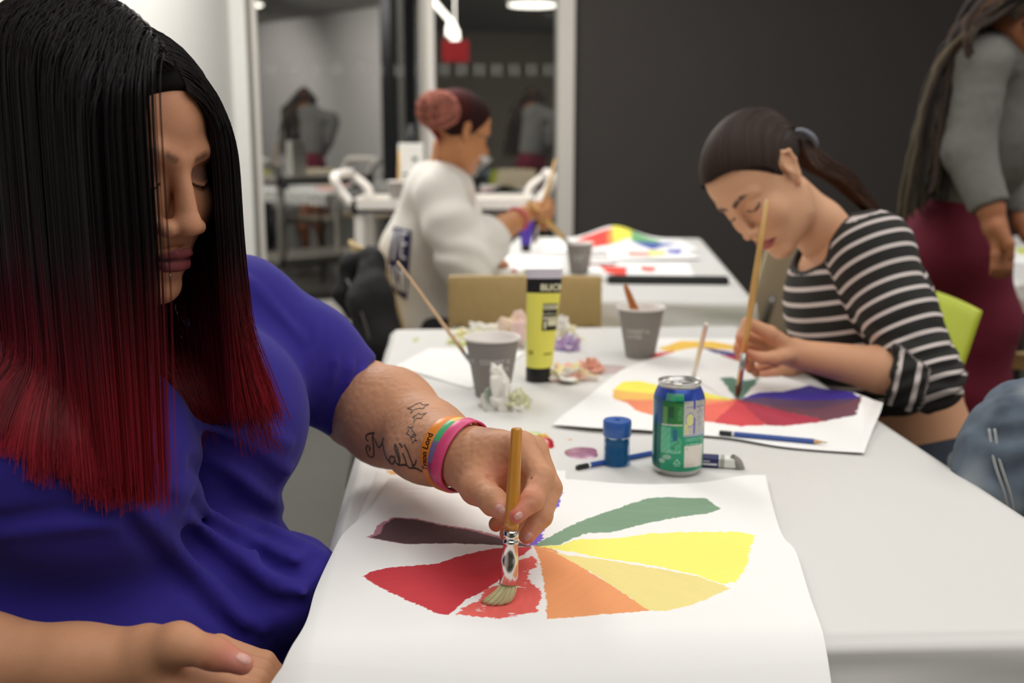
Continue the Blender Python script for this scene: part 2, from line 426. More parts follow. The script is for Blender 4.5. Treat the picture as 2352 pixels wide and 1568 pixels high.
# glazed panes; the left one is a door leaf standing ajar
DA = math.radians(21.5); DU = np.array([math.cos(DA), math.sin(DA), 0]); DN = np.array([math.sin(DA), -math.cos(DA), 0])
def pane(n, P0, U, N, L, rows, ndots, kmax):
    root = bpy.data.objects.new('window_%d' % n, None); COL.objects.link(root); root['kind'] = 'structure'
    root.location = Vector(P0 + U * L / 2); root.matrix_basis = Matrix.Translation(root.location)
    def bx(b, s0, s1, z0, z1, d0, d1, mi=0):
        P = [P0 + U * s + N * d + np.array([0, 0, z]) for s in (s0, s1) for d in (d1, d0) for z in (z0, z1)]
        b.add(P, [[0, 1, 3, 2], [4, 6, 7, 5], [0, 4, 5, 1], [2, 3, 7, 6], [0, 2, 6, 4], [1, 5, 7, 3]], mi)
    g = MB(); bx(g, 0, L, .2, 2.7, 0, -.008); g.build('glass_pane', M['glass'], root)
    f = MB(); bx(f, -.02, L, .06, .21, .03, -.04); bx(f, -.02, L, 2.66, 2.74, .03, -.04); f.build('window_frame', M['frame'], root)
    d = MB()
    for z in rows:
        for k in range(ndots):
            if z < 1 and k > kmax: continue
            sx = (k + .55) * L / ndots
            for i in (-1, 1):
                for j in (-1.5, -.5, .5, 1.5):
                    c = P0 + U * (sx + i * .017) + N * .004 + np.array([0, 0, z + j * .016]); a = np.arange(8) * 2 * PI / 8
                    d.add([c + U * .0105 * math.cos(t) + np.array([0, 0, .0075 * math.sin(t)]) for t in a], [list(range(8))])
    d.build('frosted_dots', M['decal'], root); return root
rows = (1.545, .80)
P1 = wpt(sA1, 0, -.01); P2 = wpt(sM1, 0, -.03)
pane(1, P1, DU, DN, (sM0 - sA1) * 1.10, rows, 8, 4); pane(2, P2, WU, WN, sB1 - sM1, rows, 7, 7)
b = MB()
wbox(b, sL - .005, sL + .03, 0, 2.75, .0, -.08, 1); wbox(b, sL + .03, sA1, 0, 2.75, .03, -.08)
struct(b.build('trim_1', [M['frame'], M['gasket']]))
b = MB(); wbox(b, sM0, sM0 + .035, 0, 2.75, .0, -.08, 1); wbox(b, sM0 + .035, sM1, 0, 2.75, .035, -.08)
struct(b.build('trim_2', [M['frame'], mat('mullion_grey', (165, 160, 152), .5)]))  # darker grey strip beside the white mullion
b = MB(); wbox(b, sB1, sC, 0, 2.75, .03, -.08); struct(b.build('trim_3', M['frame']))
# night street beyond the glass
b = MB(); wbox(b, -3, 8, -.06, -.01, -.3, -9); struct(b.build('ground_outside', mat('asphalt_night', (38, 38, 38), .9)))
# ---- the room behind the camera (seen mirrored in the glass)
def mirror(p):
    p = np.asarray(p, float); d = np.dot(p - WP, WN); return p - 2 * d * WN + 2 * (-.03) * WN
def virt(x, y, D): return mirror(PD(x, y, D))
def virt1(x, y, D):
    p = PD(x, y, D); return p - 2 * np.dot(p - P1, DN) * DN
q0, q1 = mirror(PD(430, 312, 22.0)), mirror(PD(1010, 312, 13.5))
def vwall(name, a, c, m, z1=H):
    a = np.array(a[:2]); c = np.array(c[:2]); d = c - a; L = np.linalg.norm(d); mid = (a + c) / 2
    nrm = np.array([-d[1], d[0]]) / L
    return struct(MB().box((mid[0], mid[1], z1 / 2), (L, .12, z1), rz=math.atan2(d[1], d[0])).build(name, m))
M['panel'] = mat('grey_panel', (205, 200, 198), .7)
q0 = np.array([-1.6, -7.1, 0]); q1 = np.array([.55, -4.3, 0])
struct(MB().box((1.5, -6.5, H / 2), (6.9, .2, H)).build('wall_front', M['rear_dim']))
struct(MB().box((4.9, 0, H / 2), (.2, 12.9, H)).build('wall_right', M['rear']))
p = virt1(905, 312, 13.2)
struct(MB().box((p[0], p[1], H / 2), (.2, .2, H)).build('pillar', M['dark']))
# exit sign and track light, mirrored in the right pane
p = virt(1046, 117, 12.6)
t = thing('exit_sign', 'glowing red exit sign hung from the ceiling, seen mirrored in the window', 'sign', (p[0], p[1], p[2] - .12))
M['red_glow'] = mat('red_sign', (150, 26, 30), .4, emit=(190, 26, 30), estr=.55)
MB().box(p, (.3, .05, .24), bev=.008).build('sign_body', M['red_glow'], t)
MB().tube([p + (0, 0, .12), (p[0], p[1], H)], .008).build('rod', M['black'], t)
a_, c_ = virt(1000, 8, 9.6), virt(1045, 95, 11.5)
a_[2] = min(a_[2], H - .1); c_[2] = a_[2]
t = thing('track_light', 'white ceiling track with spotlights mirrored in the right window pane', 'light', tuple(a_))
tr = MB(); d = (c_ - a_); L = np.linalg.norm(d); tr.box((a_ + c_) / 2, (L, .035, .03), rz=math.atan2(d[1], d[0]))
tr.tube([a_, a_ + (0, 0, H - a_[2])], .006); tr.tube([c_, c_ + (0, 0, H - c_[2])], .006)
tr.build('track', M['lamp'], t)
for k in (.75, 1.0):
    p = a_ + d * k
    MB().lathe([(.03, 0), (.045, -.04), (.05, -.12)], p - (0, 0, .02), 16).build('spot_head', M['lamp'], t)
# pendant lamps: flat round discs
M['lampwhite'] = mat('lamp_shell', (230, 230, 225), .4)
def pendant(p, r, lab):
    t = thing('pendant_lamp', lab, 'lamp', (p[0], p[1], p[2]), 'round pendant lamps')
    MB().lathe([(r * .96, -.02), (r, 0), (r * .9, .05), (r * .2, .08), (.02, .1)], p, 40, cap=(False, True)).build('lamp_shade', M['lampwhite'], t)
    MB().lathe([(r * .95, -.016), (r * .94, -.022)], p, 30).build('diffuser', M['lamp'], t)
    MB().tube([np.array(p) + (0, 0, .09), (p[0], p[1], H)], .004, 6).build('cord', M['black'], t)
pp = virt(1226, 8, 13.0); pendant(pp, .31, 'white round pendant lamp mirrored at the top of the right window pane')
# ---- lights: the room's overhead light, with added fills
def area(name, loc, sx, sy, power, col=(1, .985, .96), rot=(0, 0, 0)):
    l = bpy.data.lights.new(name, 'AREA'); l.shape = 'RECTANGLE'; l.size = sx; l.size_y = sy; l.energy = power; l.color = col
    o = bpy.data.objects.new(name, l); COL.objects.link(o); o.location = loc; o.rotation_euler = rot; o['kind'] = 'helper'; return o
area('ceiling_light_a', (.9, 1.3, H - .03), 2.4, 1.8, 27)
area('ceiling_light_b', (.6, 4.4, H - .03), 1.8, 1.2, 26)
area('ceiling_light_c', (2.9, 2.6, H - .03), 1.2, 1.8, 24)
area('added_wall_light', (-.95, 4.3, H - .03), .6, 1.8, 62)  # added overhead lamp that brightens the left wall
area('added_fill_light', (.5, -.55, H - .03), 3.0, 1.5, 34)  # added fill from behind the camera, for the face and fronts
for k, (x_, tx) in enumerate(((2.6, -.6), (2.6, 1.2), (2.6, -3.2))):       # unseen spots added to brighten the right wall mirrored in the glass
    l = bpy.data.lights.new('added_wall_spot', 'SPOT'); l.energy = 190; l.spot_size = 1.5; l.spot_blend = .9; l.shadow_soft_size = .05; l.color = (1, .96, .95)
    o = bpy.data.objects.new('added_wall_spot', l); COL.objects.link(o); o.location = (x_, tx, H - .15); o['kind'] = 'helper'
    o.rotation_euler = (Vector((4.8, tx - .6, 1.8)) - o.location).to_track_quat('-Z', 'Y').to_euler()
w = bpy.data.worlds.new('World'); SC.world = w; w.use_nodes = True
w.node_tree.nodes['Background'].inputs[0].default_value = (.020, .020, .022, 1); w.node_tree.nodes['Background'].inputs[1].default_value = 1
# ---- camera
cd = bpy.data.cameras.new('camera'); cam = bpy.data.objects.new('camera', cd); COL.objects.link(cam)
cam.location = (0, 0, CZ); cam.rotation_euler = (PI / 2 - PITCH, 0, 0)
cd.sensor_width = 36; cd.lens = 36 * FPX / 2352; cd.clip_start = .05
cd.dof.use_dof = True; cd.dof.focus_distance = 1.06; cd.dof.aperture_fstop = 4.2
SC.camera = cam
SC.view_settings.view_transform = 'Standard'; SC.view_settings.look = 'None'; SC.view_settings.exposure = 0; SC.view_settings.gamma = 1
cy = SC.cycles
cy.max_bounces = 7; cy.diffuse_bounces = 3; cy.glossy_bounces = 3; cy.transmission_bounces = 4; cy.transparent_max_bounces = 8
cy.caustics_reflective = False; cy.caustics_refractive = False
# ================================================================= TABLES
M['cloth'] = mat('white_plastic_sheet', (224, 222, 218), .42, spec=.4, bump=.05, bscale=12)
M['paper'] = mat('drawing_paper', (246, 243, 236), .85, attr='Col', bump=.04, bscale=500)
M['paintpaper'] = M['paper']
M['table'] = mat('table_laminate', (150, 146, 138), .5)
def table(label, A, u, v, L, W, drop, cloth_label, seed, gname='tables'):
    """A near-left corner, u along the length (away), v across (right)"""
    A = np.array([A[0], A[1], 0.]); u = np.array([u[0], u[1], 0.]); v = np.array([v[0], v[1], 0.])
    c = A + u * L / 2 + v * W / 2
    t = thing('folding_table', label, 'table', (c[0], c[1], 0), gname)
    rz = math.atan2(u[1], u[0]); R = Matrix.Rotation(rz, 4, 'Z')
    MB().box(c + (0, 0, TZ - .018), (L - .012, W - .012, .03), rz=rz, bev=.006).build('tabletop', M['table'], t)
    for k in (-1, 1):
        f = MB()
        e = c + u * k * (L / 2 - .2)
        f.tube([e + v * (W / 2 - .1) + (0, 0, .012), e + v * (W / 2 - .1) + (0, 0, TZ - .04)], .0125, 10)
        f.tube([e - v * (W / 2 - .1) + (0, 0, .012), e - v * (W / 2 - .1) + (0, 0, TZ - .04)], .0125, 10)
        f.tube([e + v * (W / 2 - .1) + (0, 0, .25), e - v * (W / 2 - .1) + (0, 0, .25)], .009, 8)
        f.build('leg', M['black'], t)
    # the sheet, folded over the edges
    na, nb = 150, 90
    s = np.linspace(-drop, L + drop, na); q = np.linspace(-drop, W + drop, nb)
    s = np.sort(np.r_[s, np.array([-.03, -.02, -.012, -.006, 0, .006, .012]), L + np.array([-.012, -.006, 0, .006, .012, .02])])
    q = np.sort(np.r_[q, np.array([-.02, -.012, -.006, 0, .006, .012]), W + np.array([-.012, -.006, 0, .006, .012, .02])])
    S, Q = np.meshgrid(s, q, indexing='ij')
    def fold(x, X):
        r = .012
        o = np.where(x < 0, -x, np.where(x > X, x - X, 0)); sg = np.where(x < 0, -1, 1)
        a = np.minimum(o / r, PI / 2); pos = r * np.sin(a); dz = r * (1 - np.cos(a)) + np.maximum(o - r * PI / 2, 0)
        base = np.clip(x, 0, X)
        return base + sg * pos, dz, o
    X, dx, ox = fold(S, L); Y, dy, oy = fold(Q, W)
    z = TZ + .0008 - np.maximum(dx, dy) - .3 * np.minimum(dx, dy)
    P2 = np.stack([S.ravel(), Q.ravel()], 1)
    w1 = vnoise(P2 * [9, 28] , seed).reshape(S.shape); w2 = vnoise(P2 * [30, 9] + 5, seed + 1).reshape(S.shape)
    top = ((ox <= 0) & (oy <= 0))
    z = z + np.where(top, .0004 * (1 + vnoise(P2 * 6, seed + 3).reshape(S.shape)), 0)
    wr = np.clip(ox - .01, 0, 1) * (ox > 0); wq = np.clip(oy - .01, 0, 1) * (oy > 0)
    # gathered folds running along the drop
    X = X - np.sign(.5 * L - S) * (.006 + wr * .28 * (w2 * .5 + .5) + .010 * np.sin((S * 90 + Q * 14)) * wr * 8) * (ox > .012)
    Y = Y - np.sign(.5 * W - Q) * (.004 + wq * .25 * (w1 * .5 + .5)) * (oy > .012)
    P = A + X[..., None] * u + Y[..., None] * v; P[..., 2] = z
    o = MB().grid(P).build('tablecloth', M['cloth'], None, True)
    tag(o, cloth_label, 'tablecloth', 'white plastic table sheets')
    return c
d1 = np.array([-.0585, 1.]); d1 /= np.linalg.norm(d1); v1 = np.array([d1[1], -d1[0]])
A1 = np.array([-.197 - .0585 * (.868 - 1.388), .868])
table('long folding table in the foreground under a white sheet, full of paint things', A1, d1, v1, 1.55, .765, .15, 'white plastic sheet over the foreground table', 3)
d2 = np.array([.09, 1.]); d2 /= np.linalg.norm(d2); v2 = np.array([d2[1], -d2[0]])
B1 = np.array([.632, 2.86]) - v2 * .76
table('second folding table behind the first, by the window', B1, d2, v2, 1.78, .76, .10, 'white plastic sheet over the second table by the window', 8)
A3 = np.array([1.53, 3.25]); d3 = np.array([.02, 1.]); v3 = np.array([1, -.02])
table('third folding table cut off at the right edge, behind the standing person', A3, d3, v3, 1.5, .76, .1, 'white plastic sheet over the table at the right edge', 12)
# ================================================================= PAINTED PAPERS
PAPER = lin((247, 246, 243))
def pxz(pts, z0=TZ):
    out = []
    for p in pts: out.append(PZ(p[0], p[1], z0 + (p[2] if len(p) > 2 else 0)))
    return np.array(out)
def sheet(name, label, cat, top, bottom, left, right, z0, nu, nv, paint, group=None, curl=None, base=PAPER, noise=.0008):
    top, bottom, left, right = [pxz(a, z0) if not isinstance(a, np.ndarray) else a for a in (top, bottom, left, right)]
    zmin = min(a[:, 2].min() for a in (top, bottom, left, right))
    top = spline(top, 60); bottom = spline(bottom, 60); left = spline(left, 60); right = spline(right, 60)
    left[0] = top[0]; left[-1] = bottom[0]; right[0] = top[-1]; right[-1] = bottom[-1]
    P = coons(top, bottom, left, right, nu, nv); P[..., 2] = np.maximum(P[..., 2], zmin)
    xy = P.reshape(-1, 3)[:, :2]
    if curl: P = curl(P)
    P[..., 2] += noise * (1 + vnoise(xy * 14, 5).reshape(nu, nv))
    C = np.tile(base, (len(xy), 1))
    if paint: C = paint(xy, C, P.reshape(-1, 3))
    o = MB().grid(P, flip=True).build(name, M['paper'], None, True, colors=C)
    md = o.modifiers.new('thick', 'SOLIDIFY'); md.thickness = .0003; md.offset = 1
    return tag(o, label, cat, group)
def rag(xy, amp, sc, seed):
    return xy + amp * np.stack([vnoise(xy * sc, seed), vnoise(xy * sc + 31, seed + 1)], 1) + amp * .5 * np.stack([vnoise(xy * sc * 3, seed), vnoise(xy * sc * 3 + 31, seed + 1)], 1)
def wedge(xy, C, poly, rgb, amp=.0012, sc=260, seed=1, var=.06, streak=(40, 260), dry=0.0, z=TZ):
    W = pxz(poly, z)[:, :2]; lo, hi = W.min(0) - .004, W.max(0) + .004
    I = np.nonzero(((xy >= lo) & (xy <= hi)).all(1))[0]; q = xy[I]
    r = rag(q, amp, sc, seed); a = 0
    for dx, dy in ((-.3, -.3), (.3, -.3), (-.3, .3), (.3, .3)): a = a + inpoly(r + np.array([dx, dy]) * .0009, W) * .25
    th = seed * 1.3; R = np.array([[math.cos(th), -math.sin(th)], [math.sin(th), math.cos(th)]])
    n = vnoise(q @ R * np.array(streak), seed + 7) * var * .5 + vnoise(q * 18, seed + 9) * var
    col = lin(rgb) * (1 + n)[:, None]
    if dry:
        k = vnoise(q * np.array([160, 700.]), seed + 3) * .5 + vnoise(q * 70, seed + 4) * .6
        a = a * np.clip((dry - k) * 6, 0, 1)
    C[I] = C[I] * (1 - a[:, None]) + col * a[:, None]
    return C
def paint1(xy, C, P):
    W = lambda poly, rgb, **k: wedge(xy, C, poly, rgb, z=TZ + .003, **k)
    W([(838, 1243), (858, 1236), (868, 1215), (905, 1197), (960, 1200), (1010, 1212), (1080, 1222), (1150, 1240), (1222, 1262), (1220, 1268), (1120, 1258), (1030, 1257), (930, 1259), (880, 1250)], (190, 130, 145), seed=2, amp=.0014)
    W([(850, 1244), (872, 1236), (880, 1217), (905, 1199), (960, 1203), (1010, 1215), (1080, 1226), (1150, 1245), (1216, 1263), (1216, 1265), (1120, 1260), (1030, 1258), (930, 1259), (880, 1250)], (92, 66, 70), seed=3, var=.16)
    W([(836, 1331), (850, 1322), (890, 1313), (1000, 1306), (1060, 1286), (1120, 1272), (1165, 1266), (1222, 1266), (1205, 1282), (1168, 1300), (1155, 1335), (1110, 1370), (1070, 1390), (1030, 1424), (1000, 1420), (940, 1392), (880, 1362), (850, 1345)], (203, 52, 62), seed=5, var=.07)
    W([(1180, 1300), (1225, 1287), (1236, 1300), (1233, 1312), (1215, 1318), (1212, 1340), (1222, 1352), (1242, 1362), (1241, 1385), (1232, 1418), (1150, 1433), (1050, 1424), (1062, 1408), (1100, 1390), (1120, 1362), (1150, 1350), (1160, 1325)], (232, 100, 92), seed=6, var=.10, dry=.72, amp=.0022)
    W([(1222, 1262), (1262, 1263), (1290, 1285), (1340, 1315), (1420, 1365), (1492, 1414), (1420, 1420), (1254, 1434), (1256, 1400), (1248, 1340), (1240, 1300), (1234, 1280)], (240, 160, 104), seed=8, var=.04)
    W([(1228, 1266), (1300, 1284), (1370, 1292), (1480, 1312), (1600, 1333), (1660, 1352), (1676, 1362), (1630, 1383), (1580, 1404), (1530, 1415), (1492, 1414), (1420, 1365), (1340, 1315), (1270, 1275)], (240, 224, 144), seed=9, var=.03)
    W([(1236, 1263), (1280, 1262), (1330, 1248), (1370, 1247), (1430, 1244), (1500, 1233), (1600, 1230), (1700, 1230), (1734, 1238), (1722, 1275), (1715, 1310), (1690, 1345), (1660, 1350), (1600, 1330), (1500, 1310), (1400, 1294), (1330, 1280), (1270, 1270)], (250, 246, 120), seed=10, var=.02, amp=.002)
    W([(1222, 1262), (1250, 1248), (1285, 1230), (1330, 1208), (1370, 1192), (1430, 1172), (1490, 1152), (1530, 1150), (1580, 1152), (1620, 1152), (1640, 1166), (1656, 1178), (1625, 1188), (1560, 1196), (1490, 1208), (1440, 1222), (1400, 1232), (1350, 1234), (1310, 1248), (1285, 1260), (1240, 1264)], (128, 158, 130), seed=12, var=.06)
    W([(1130, 1180), (1170, 1172), (1240, 1130), (1294, 1138), (1288, 1152), (1284, 1172), (1262, 1180), (1256, 1210), (1246, 1235), (1248, 1246), (1228, 1262), (1214, 1260), (1216, 1240), (1225, 1200), (1160, 1190)], (122, 88, 208), seed=14, var=.05, amp=.0016)
    # faint pencil writing at the top left
    for i, (x0, x1, y) in enumerate([(900, 1010, 1122), (918, 1000, 1134), (910, 975, 1145)]):
        a = pxz([(x0, y), (x1, y + 2)])[:, :2]; dd = a[1] - a[0]; L = np.linalg.norm(dd); dd /= L; nn = np.array([-dd[1], dd[0]])
        s = (xy - a[0]) @ dd; q = (xy - a[0]) @ nn
        m = (s > 0) & (s < L) & (np.abs(q - .0015 * np.sin(s * 2600)) < .0006) & (vnoise(xy * 150, i) > -.1)
        C[m] = lin((196, 192, 186))
    return C
def curl1(P):
    """the sheet follows the table and sags over its near and left edges"""
    xy = P[..., :2] - A1
    s = xy @ d1; q = xy @ v1
    over = np.maximum(0, -(s - .004)); ol = np.maximum(0, -(q + .002))
    P[..., 2] -= over ** 2 * 9 / (1 + over * 8) + ol ** 1.6 * 2.4
    return P
# lower sheet with an orange edge, mostly hidden
def paint0(xy, C, P):
    return wedge(xy, C, [(860, 1070), (1000, 1080), (1230, 1077), (1230, 1096), (1000, 1096), (900, 1094)], (238, 172, 96), seed=40)
sheet('drawing_paper', 'blank sheet with an orange strip, lying under the colour wheel painting', 'paper',
      [(868, 1082), (1000, 1082), (1300, 1080)], [(745, 1330), (1000, 1330), (1300, 1330)],
      [(868, 1082), (815, 1205), (770, 1275), (745, 1330)], [(1300, 1080), (1300, 1330)], TZ + .0018, 160, 100, paint0, noise=.0004)
near = np.array([PZ(612, 1568, TZ - .012), PZ(900, 1560), PZ(1300, 1560), PZ(1700, 1560), PZ(1902, 1545, TZ)])
near = np.array([[-.217, .805, TZ + .004], [-.05, .79, TZ + .004], [.1, .795, TZ + .004], [.2, .802, TZ + .004], [.262, .806, TZ + .004]])
sheet('colour_wheel_painting', 'large white sheet with unfinished colour wheel of red, orange, yellow and green wedges', 'painting',
      [(893, 1100), (1100, 1091), (1270, 1100), (1450, 1112), (1600, 1110), (1700, 1094), (1758, 1092)], near,
      [(893, 1100), (850, 1170), (790, 1225), (758, 1280), (724, 1352), (700, 1430), (640, 1510)],
      [(1758, 1092), (1778, 1175), (1800, 1235), (1828, 1270), (1860, 1370), (1890, 1450), (1905, 1490)], TZ + .0065, 800, 640, paint1, curl=curl1)
# striped girl's painting
def blend(xy, C, polys, z=TZ):
    for i, (p, c) in enumerate(polys): wedge(xy, C, p, c, seed=50 + i, amp=.002, sc=120, var=.05, z=z)
    return C
def paint2(xy, C, P):
    blend(xy, C, [
        ([(1412, 905), (1690, 914), (1976, 934), (1900, 962), (1700, 974), (1560, 960), (1470, 945)], (206, 88, 84)),
        ([(1408, 893), (1430, 874), (1470, 872), (1500, 880), (1620, 900), (1680, 914), (1660, 922), (1520, 906), (1410, 902)], (244, 236, 90)),
        ([(1408, 892), (1440, 898), (1530, 905), (1690, 917), (1600, 925), (1420, 918), (1408, 914)], (242, 190, 96)),
        ([(1415, 917), (1600, 918), (1694, 917), (1640, 968), (1500, 957), (1460, 945), (1440, 925)], (240, 140, 100)),
        ([(1600, 960), (1694, 917), (1690, 918), (1645, 967)], (232, 96, 90)),
        ([(1615, 930), (1694, 917), (1648, 968), (1560, 962)], (236, 108, 92)),
        ([(1640, 968), (1694, 916), (1760, 975), (1700, 978)], (212, 68, 76)),
        ([(1760, 975), (1694, 916), (1900, 965), (1800, 977)], (176, 50, 72)),
        ([(1900, 965), (1694, 916), (1760, 908), (1980, 930), (1965, 955)], (112, 66, 80)),
        ([(1694, 917), (1760, 900), (1980, 932), (1860, 940)], (90, 62, 92)),
        ([(1700, 914), (1740, 900), (1800, 898), (1860, 884), (1885, 886), (1930, 905), (1975, 932), (1850, 920), (1760, 912)], (62, 42, 150)),
        ([(1654, 866), (1680, 864), (1702, 872), (1715, 872), (1745, 866), (1736, 880), (1700, 916), (1690, 914), (1672, 890)], (92, 130, 110)),
    ], z=TZ + .006); return C
def lift2(P):
    c = PZ(2025, 930)[:2]; r = np.linalg.norm(P[..., :2] - c, axis=-1); P[..., 2] += .022 * np.exp(-(r / .08) ** 2)
    c = PZ(1400, 975)[:2]; r = np.linalg.norm(P[..., :2] - c, axis=-1); P[..., 2] += .006 * np.exp(-(r / .08) ** 2)
    return P
sheet('painting', 'white sheet with rainbow hills and a green sprout, worked on by the striped-top painter', 'painting',
      [(1560, 806), (1600, 800), (1640, 812), (1800, 865), (1972, 929), (2028, 932, .02)], [(1268, 978), (1380, 990), (1490, 993), (1660, 1005), (1800, 1027), (1985, 1042)],
      [(1560, 806), (1450, 840), (1400, 870), (1340, 920), (1268, 978)], [(2028, 932, .02), (2022, 950, .014), (2006, 985, .004), (1985, 1042)], TZ + .004, 440, 260, paint2, curl=lift2)
# small papers
def plain(name, label, pts, z, paint=None, cat='paper', n=70, curl=None):
    a, b_, c, d = pts
    return sheet(name, label, cat, [a, b_], [d, c], [a, d], [b_, c], z, n, n, paint, curl=curl)
plain('drawing_paper', 'blank sheet lying under the grey cup with the thin brush', [(985, 800), (1210, 808), (1080, 893), (905, 842)], TZ + .002)
def paintR(xy, C, P):
    return blend(xy, C, [([(1510, 800), (1560, 783), (1640, 783), (1700, 795), (1700, 803), (1600, 800), (1540, 808)], (242, 196, 80)),
                         ([(1610, 796), (1650, 803), (1700, 812), (1700, 820), (1640, 810)], (60, 46, 130)),
                         ([(1490, 826), (1500, 812), (1545, 806), (1560, 812)], (214, 58, 50)), ([(1650, 815), (1760, 818), (1760, 828), (1700, 830)], (180, 50, 70))], z=TZ + .003)
plain('painting', 'rainbow painted sheet lying behind the sprout painting at the far table edge', [(1480, 778), (1760, 778), (1860, 850), (1500, 850)], TZ + .002, paintR, 'painting', 140)
# paint smears that live on the plastic sheet
M['paint'] = mat('wet_paint', (200, 40, 50), .25, attr='Col', coat=.4)
def blob(label, cat, cpx, rx, ry, h, rgb, seed, name='paint_blob', rgb2=None, rz=0, ridge=.3):
    c = PZ(*cpx); n = 36; a = np.arange(n) * 2 * PI / n
    rings = [1, .9, .7, .45, .2]; V = []; C = []
    for k, rr in enumerate(rings):
        w = 1 + .22 * vnoise(np.stack([np.cos(a) * 1.6 + seed, np.sin(a) * 1.6], 1), seed)
        x = rx * rr * w * np.cos(a); y = ry * rr * w * np.sin(a)
        z = h * (1 - rr ** 3) * (1 + ridge * vnoise(np.stack([x, y], 1) * 200, seed))
        V.append(np.stack([c[0] + x * math.cos(rz) - y * math.sin(rz), c[1] + x * math.sin(rz) + y * math.cos(rz), TZ + .0016 + z], 1))
        t = (vnoise(np.stack([x * 90, y * 90], 1), seed + 2) * .5 + .5)[:, None]
        C.append(lin(rgb) * (1 - t) + lin(rgb2 or rgb) * t)
    V = np.concatenate(V); F = []
    for k in range(len(rings) - 1):
        for j in range(n): F.append([k * n + j, k * n + (j + 1) % n, (k + 1) * n + (j + 1) % n, (k + 1) * n + j])
    F.append([(len(rings) - 1) * n + j for j in range(n)])
    o = MB().add(V, F).build(name, M['paint'], None, True, colors=np.concatenate(C)); return tag(o, label, cat)
blob('mauve blob of wet paint beside the blue sharpener', 'paint', (1335, 1042), .022, .030, .002, (150, 88, 118), 3, rgb2=(190, 130, 160))
blob('thick red dab of paint behind the brush hand', 'paint', (1252, 1022), .013, .026, .005, (196, 28, 40), 5, ridge=.9)
blob('small yellow streak on top of the red paint dab', 'paint', (1246, 1008), .010, .004, .006, (240, 200, 70), 6)
blob('pale lime smear of paint behind the knuckles of the brush hand', 'paint', (1215, 997), .016, .009, .0012, (206, 222, 150), 7)
blob('tiny orange spot of paint above the mauve blob', 'paint', (1309, 1012), .004, .003, .001, (238, 168, 96), 8)
blob('pale green smear of paint at the far left corner of the table', 'paint', (955, 782), .006, .03, .0008, (222, 232, 170), 9)
blob('faint pink smear of paint near the right grey cup', 'paint', (1385, 850), .05, .04, .0006, (236, 214, 212), 10)
# ================================================================= TABLE THINGS
M['cupgrey'] = mat('grey_paper_cup', (140, 135, 130), .65, bump=.03, bscale=900)
M['cupwhite'] = mat('cup_white', (236, 230, 224), .5)
M['print'] = mat('cup_print', (205, 202, 198), .6)
M['water'] = mat('murky_water', (226, 205, 196), .08)
M['wood'] = mat('light_brush_wood', (226, 190, 150), .45, var=.08, vscale=30)
M['amber'] = mat('amber_brush_wood', (205, 138, 46), .28, var=.10, vscale=40, coat=.5, stretch=(1, 1, .1))
M['ochre'] = mat('ochre_brush_wood', (214, 170, 96), .35, var=.06, vscale=30)
M['tan'] = mat('tan_brush_wood', (180, 108, 44), .4)
def cyl_text(mb, s, size, c, r_of_z, ang0, z, off=.0004, sx=1.0, mi=0, bold=0.002):
    """letters wrapped on a round wall; ang0 = angle facing -Y based on camera side"""
    V, F = text_mesh(s, size, bold * .1)
    if len(V) == 0: return
    zz = z + V[:, 1]; r = np.array([r_of_z(q) for q in zz]) + off
    a = ang0 + V[:, 0] * sx / r
    mb.add(np.stack([c[0] + r * np.sin(a), c[1] - r * np.cos(a), c[2] + zz], 1), F, mi)
def cup(label, px, words, group='grey paper cups', h=.100, rt=.0455, rb=.0285, z0=TZ, D=None, brown=None):
    c = PZ(px[0], px[1], z0) if D is None else np.array(D)
    c[2] = z0 + .001
    t = thing('paper_cup', label, 'cup', c, group)
    w = lambda z: rb + (rt - rb) * z / h
    MB().lathe([(rb - .001, .004), (rb, 0), (rb, .0005), (w(.002), .002), (w(h - .004), h - .004)], c, 40, cap=(True, False)).build('cup_wall', M['cupgrey'], t, auto=50)
    b = MB(); b.lathe([(rt - .0006, h - .004), (rt + .002, h - .0035), (rt + .0028, h - .001), (rt + .0018, h + .001), (rt - .0008, h), (w(.05) - .0008, .05)], c, 40, cap=(False, False))
    b.build('rim', M['cupwhite'], t, True)
    MB().lathe([(w(h * .82) - .001, h * .82), (.0001, h * .82)], c, 32, cap=(False, False)).build('paint_water', M['water'], t)
    if words:
        b = MB(); vis = math.atan2(c[0], c[1])
        for s, size, a, z in words: cyl_text(b, s, size, c, w, a + vis * 0, z)
        b.build('printed_words', M['print'], t, kind) if False else b.build('printed_words', M['print'], t)
    return c
c1 = cup('grey paper cup printed CORBET, thin brush standing in it', (1131, 908), [('CORBET K', .0115, .16, .063), ('CATER', .0115, .36, .050), ('O', .009, -.95, .063)])
c2 = cup('grey paper cup with a brown brush, by the far table edge', (1470, 820), [('CORBET K', .0105, -.30, .056), ('CATER', .0105, -.48, .045)])
def rod(name, label, cat, pts, rs, m, group=None, seg=12, parts=()):
    t = thing(name, label, cat, pts[0], group) if parts else None
    o = MB().tube(pts, rs, seg).build('handle' if parts else name, m, t, True)
    if not parts: return tag(o, label, cat, group)
    for (n, P, R, mm, fl) in parts: MB().tube(P, R, seg, flat=fl).build(n, mm, t, True)
    return t
def inter(a, b_, n=8): return np.array([a + (b_ - a) * k / (n - 1) for k in range(n)])
M['bristle'] = mat('hog_bristle', (196, 188, 138), .7, var=.2, vscale=200, stretch=(1, 1, .08))
M['nylon'] = mat('dark_bristle', (90, 60, 50), .6)
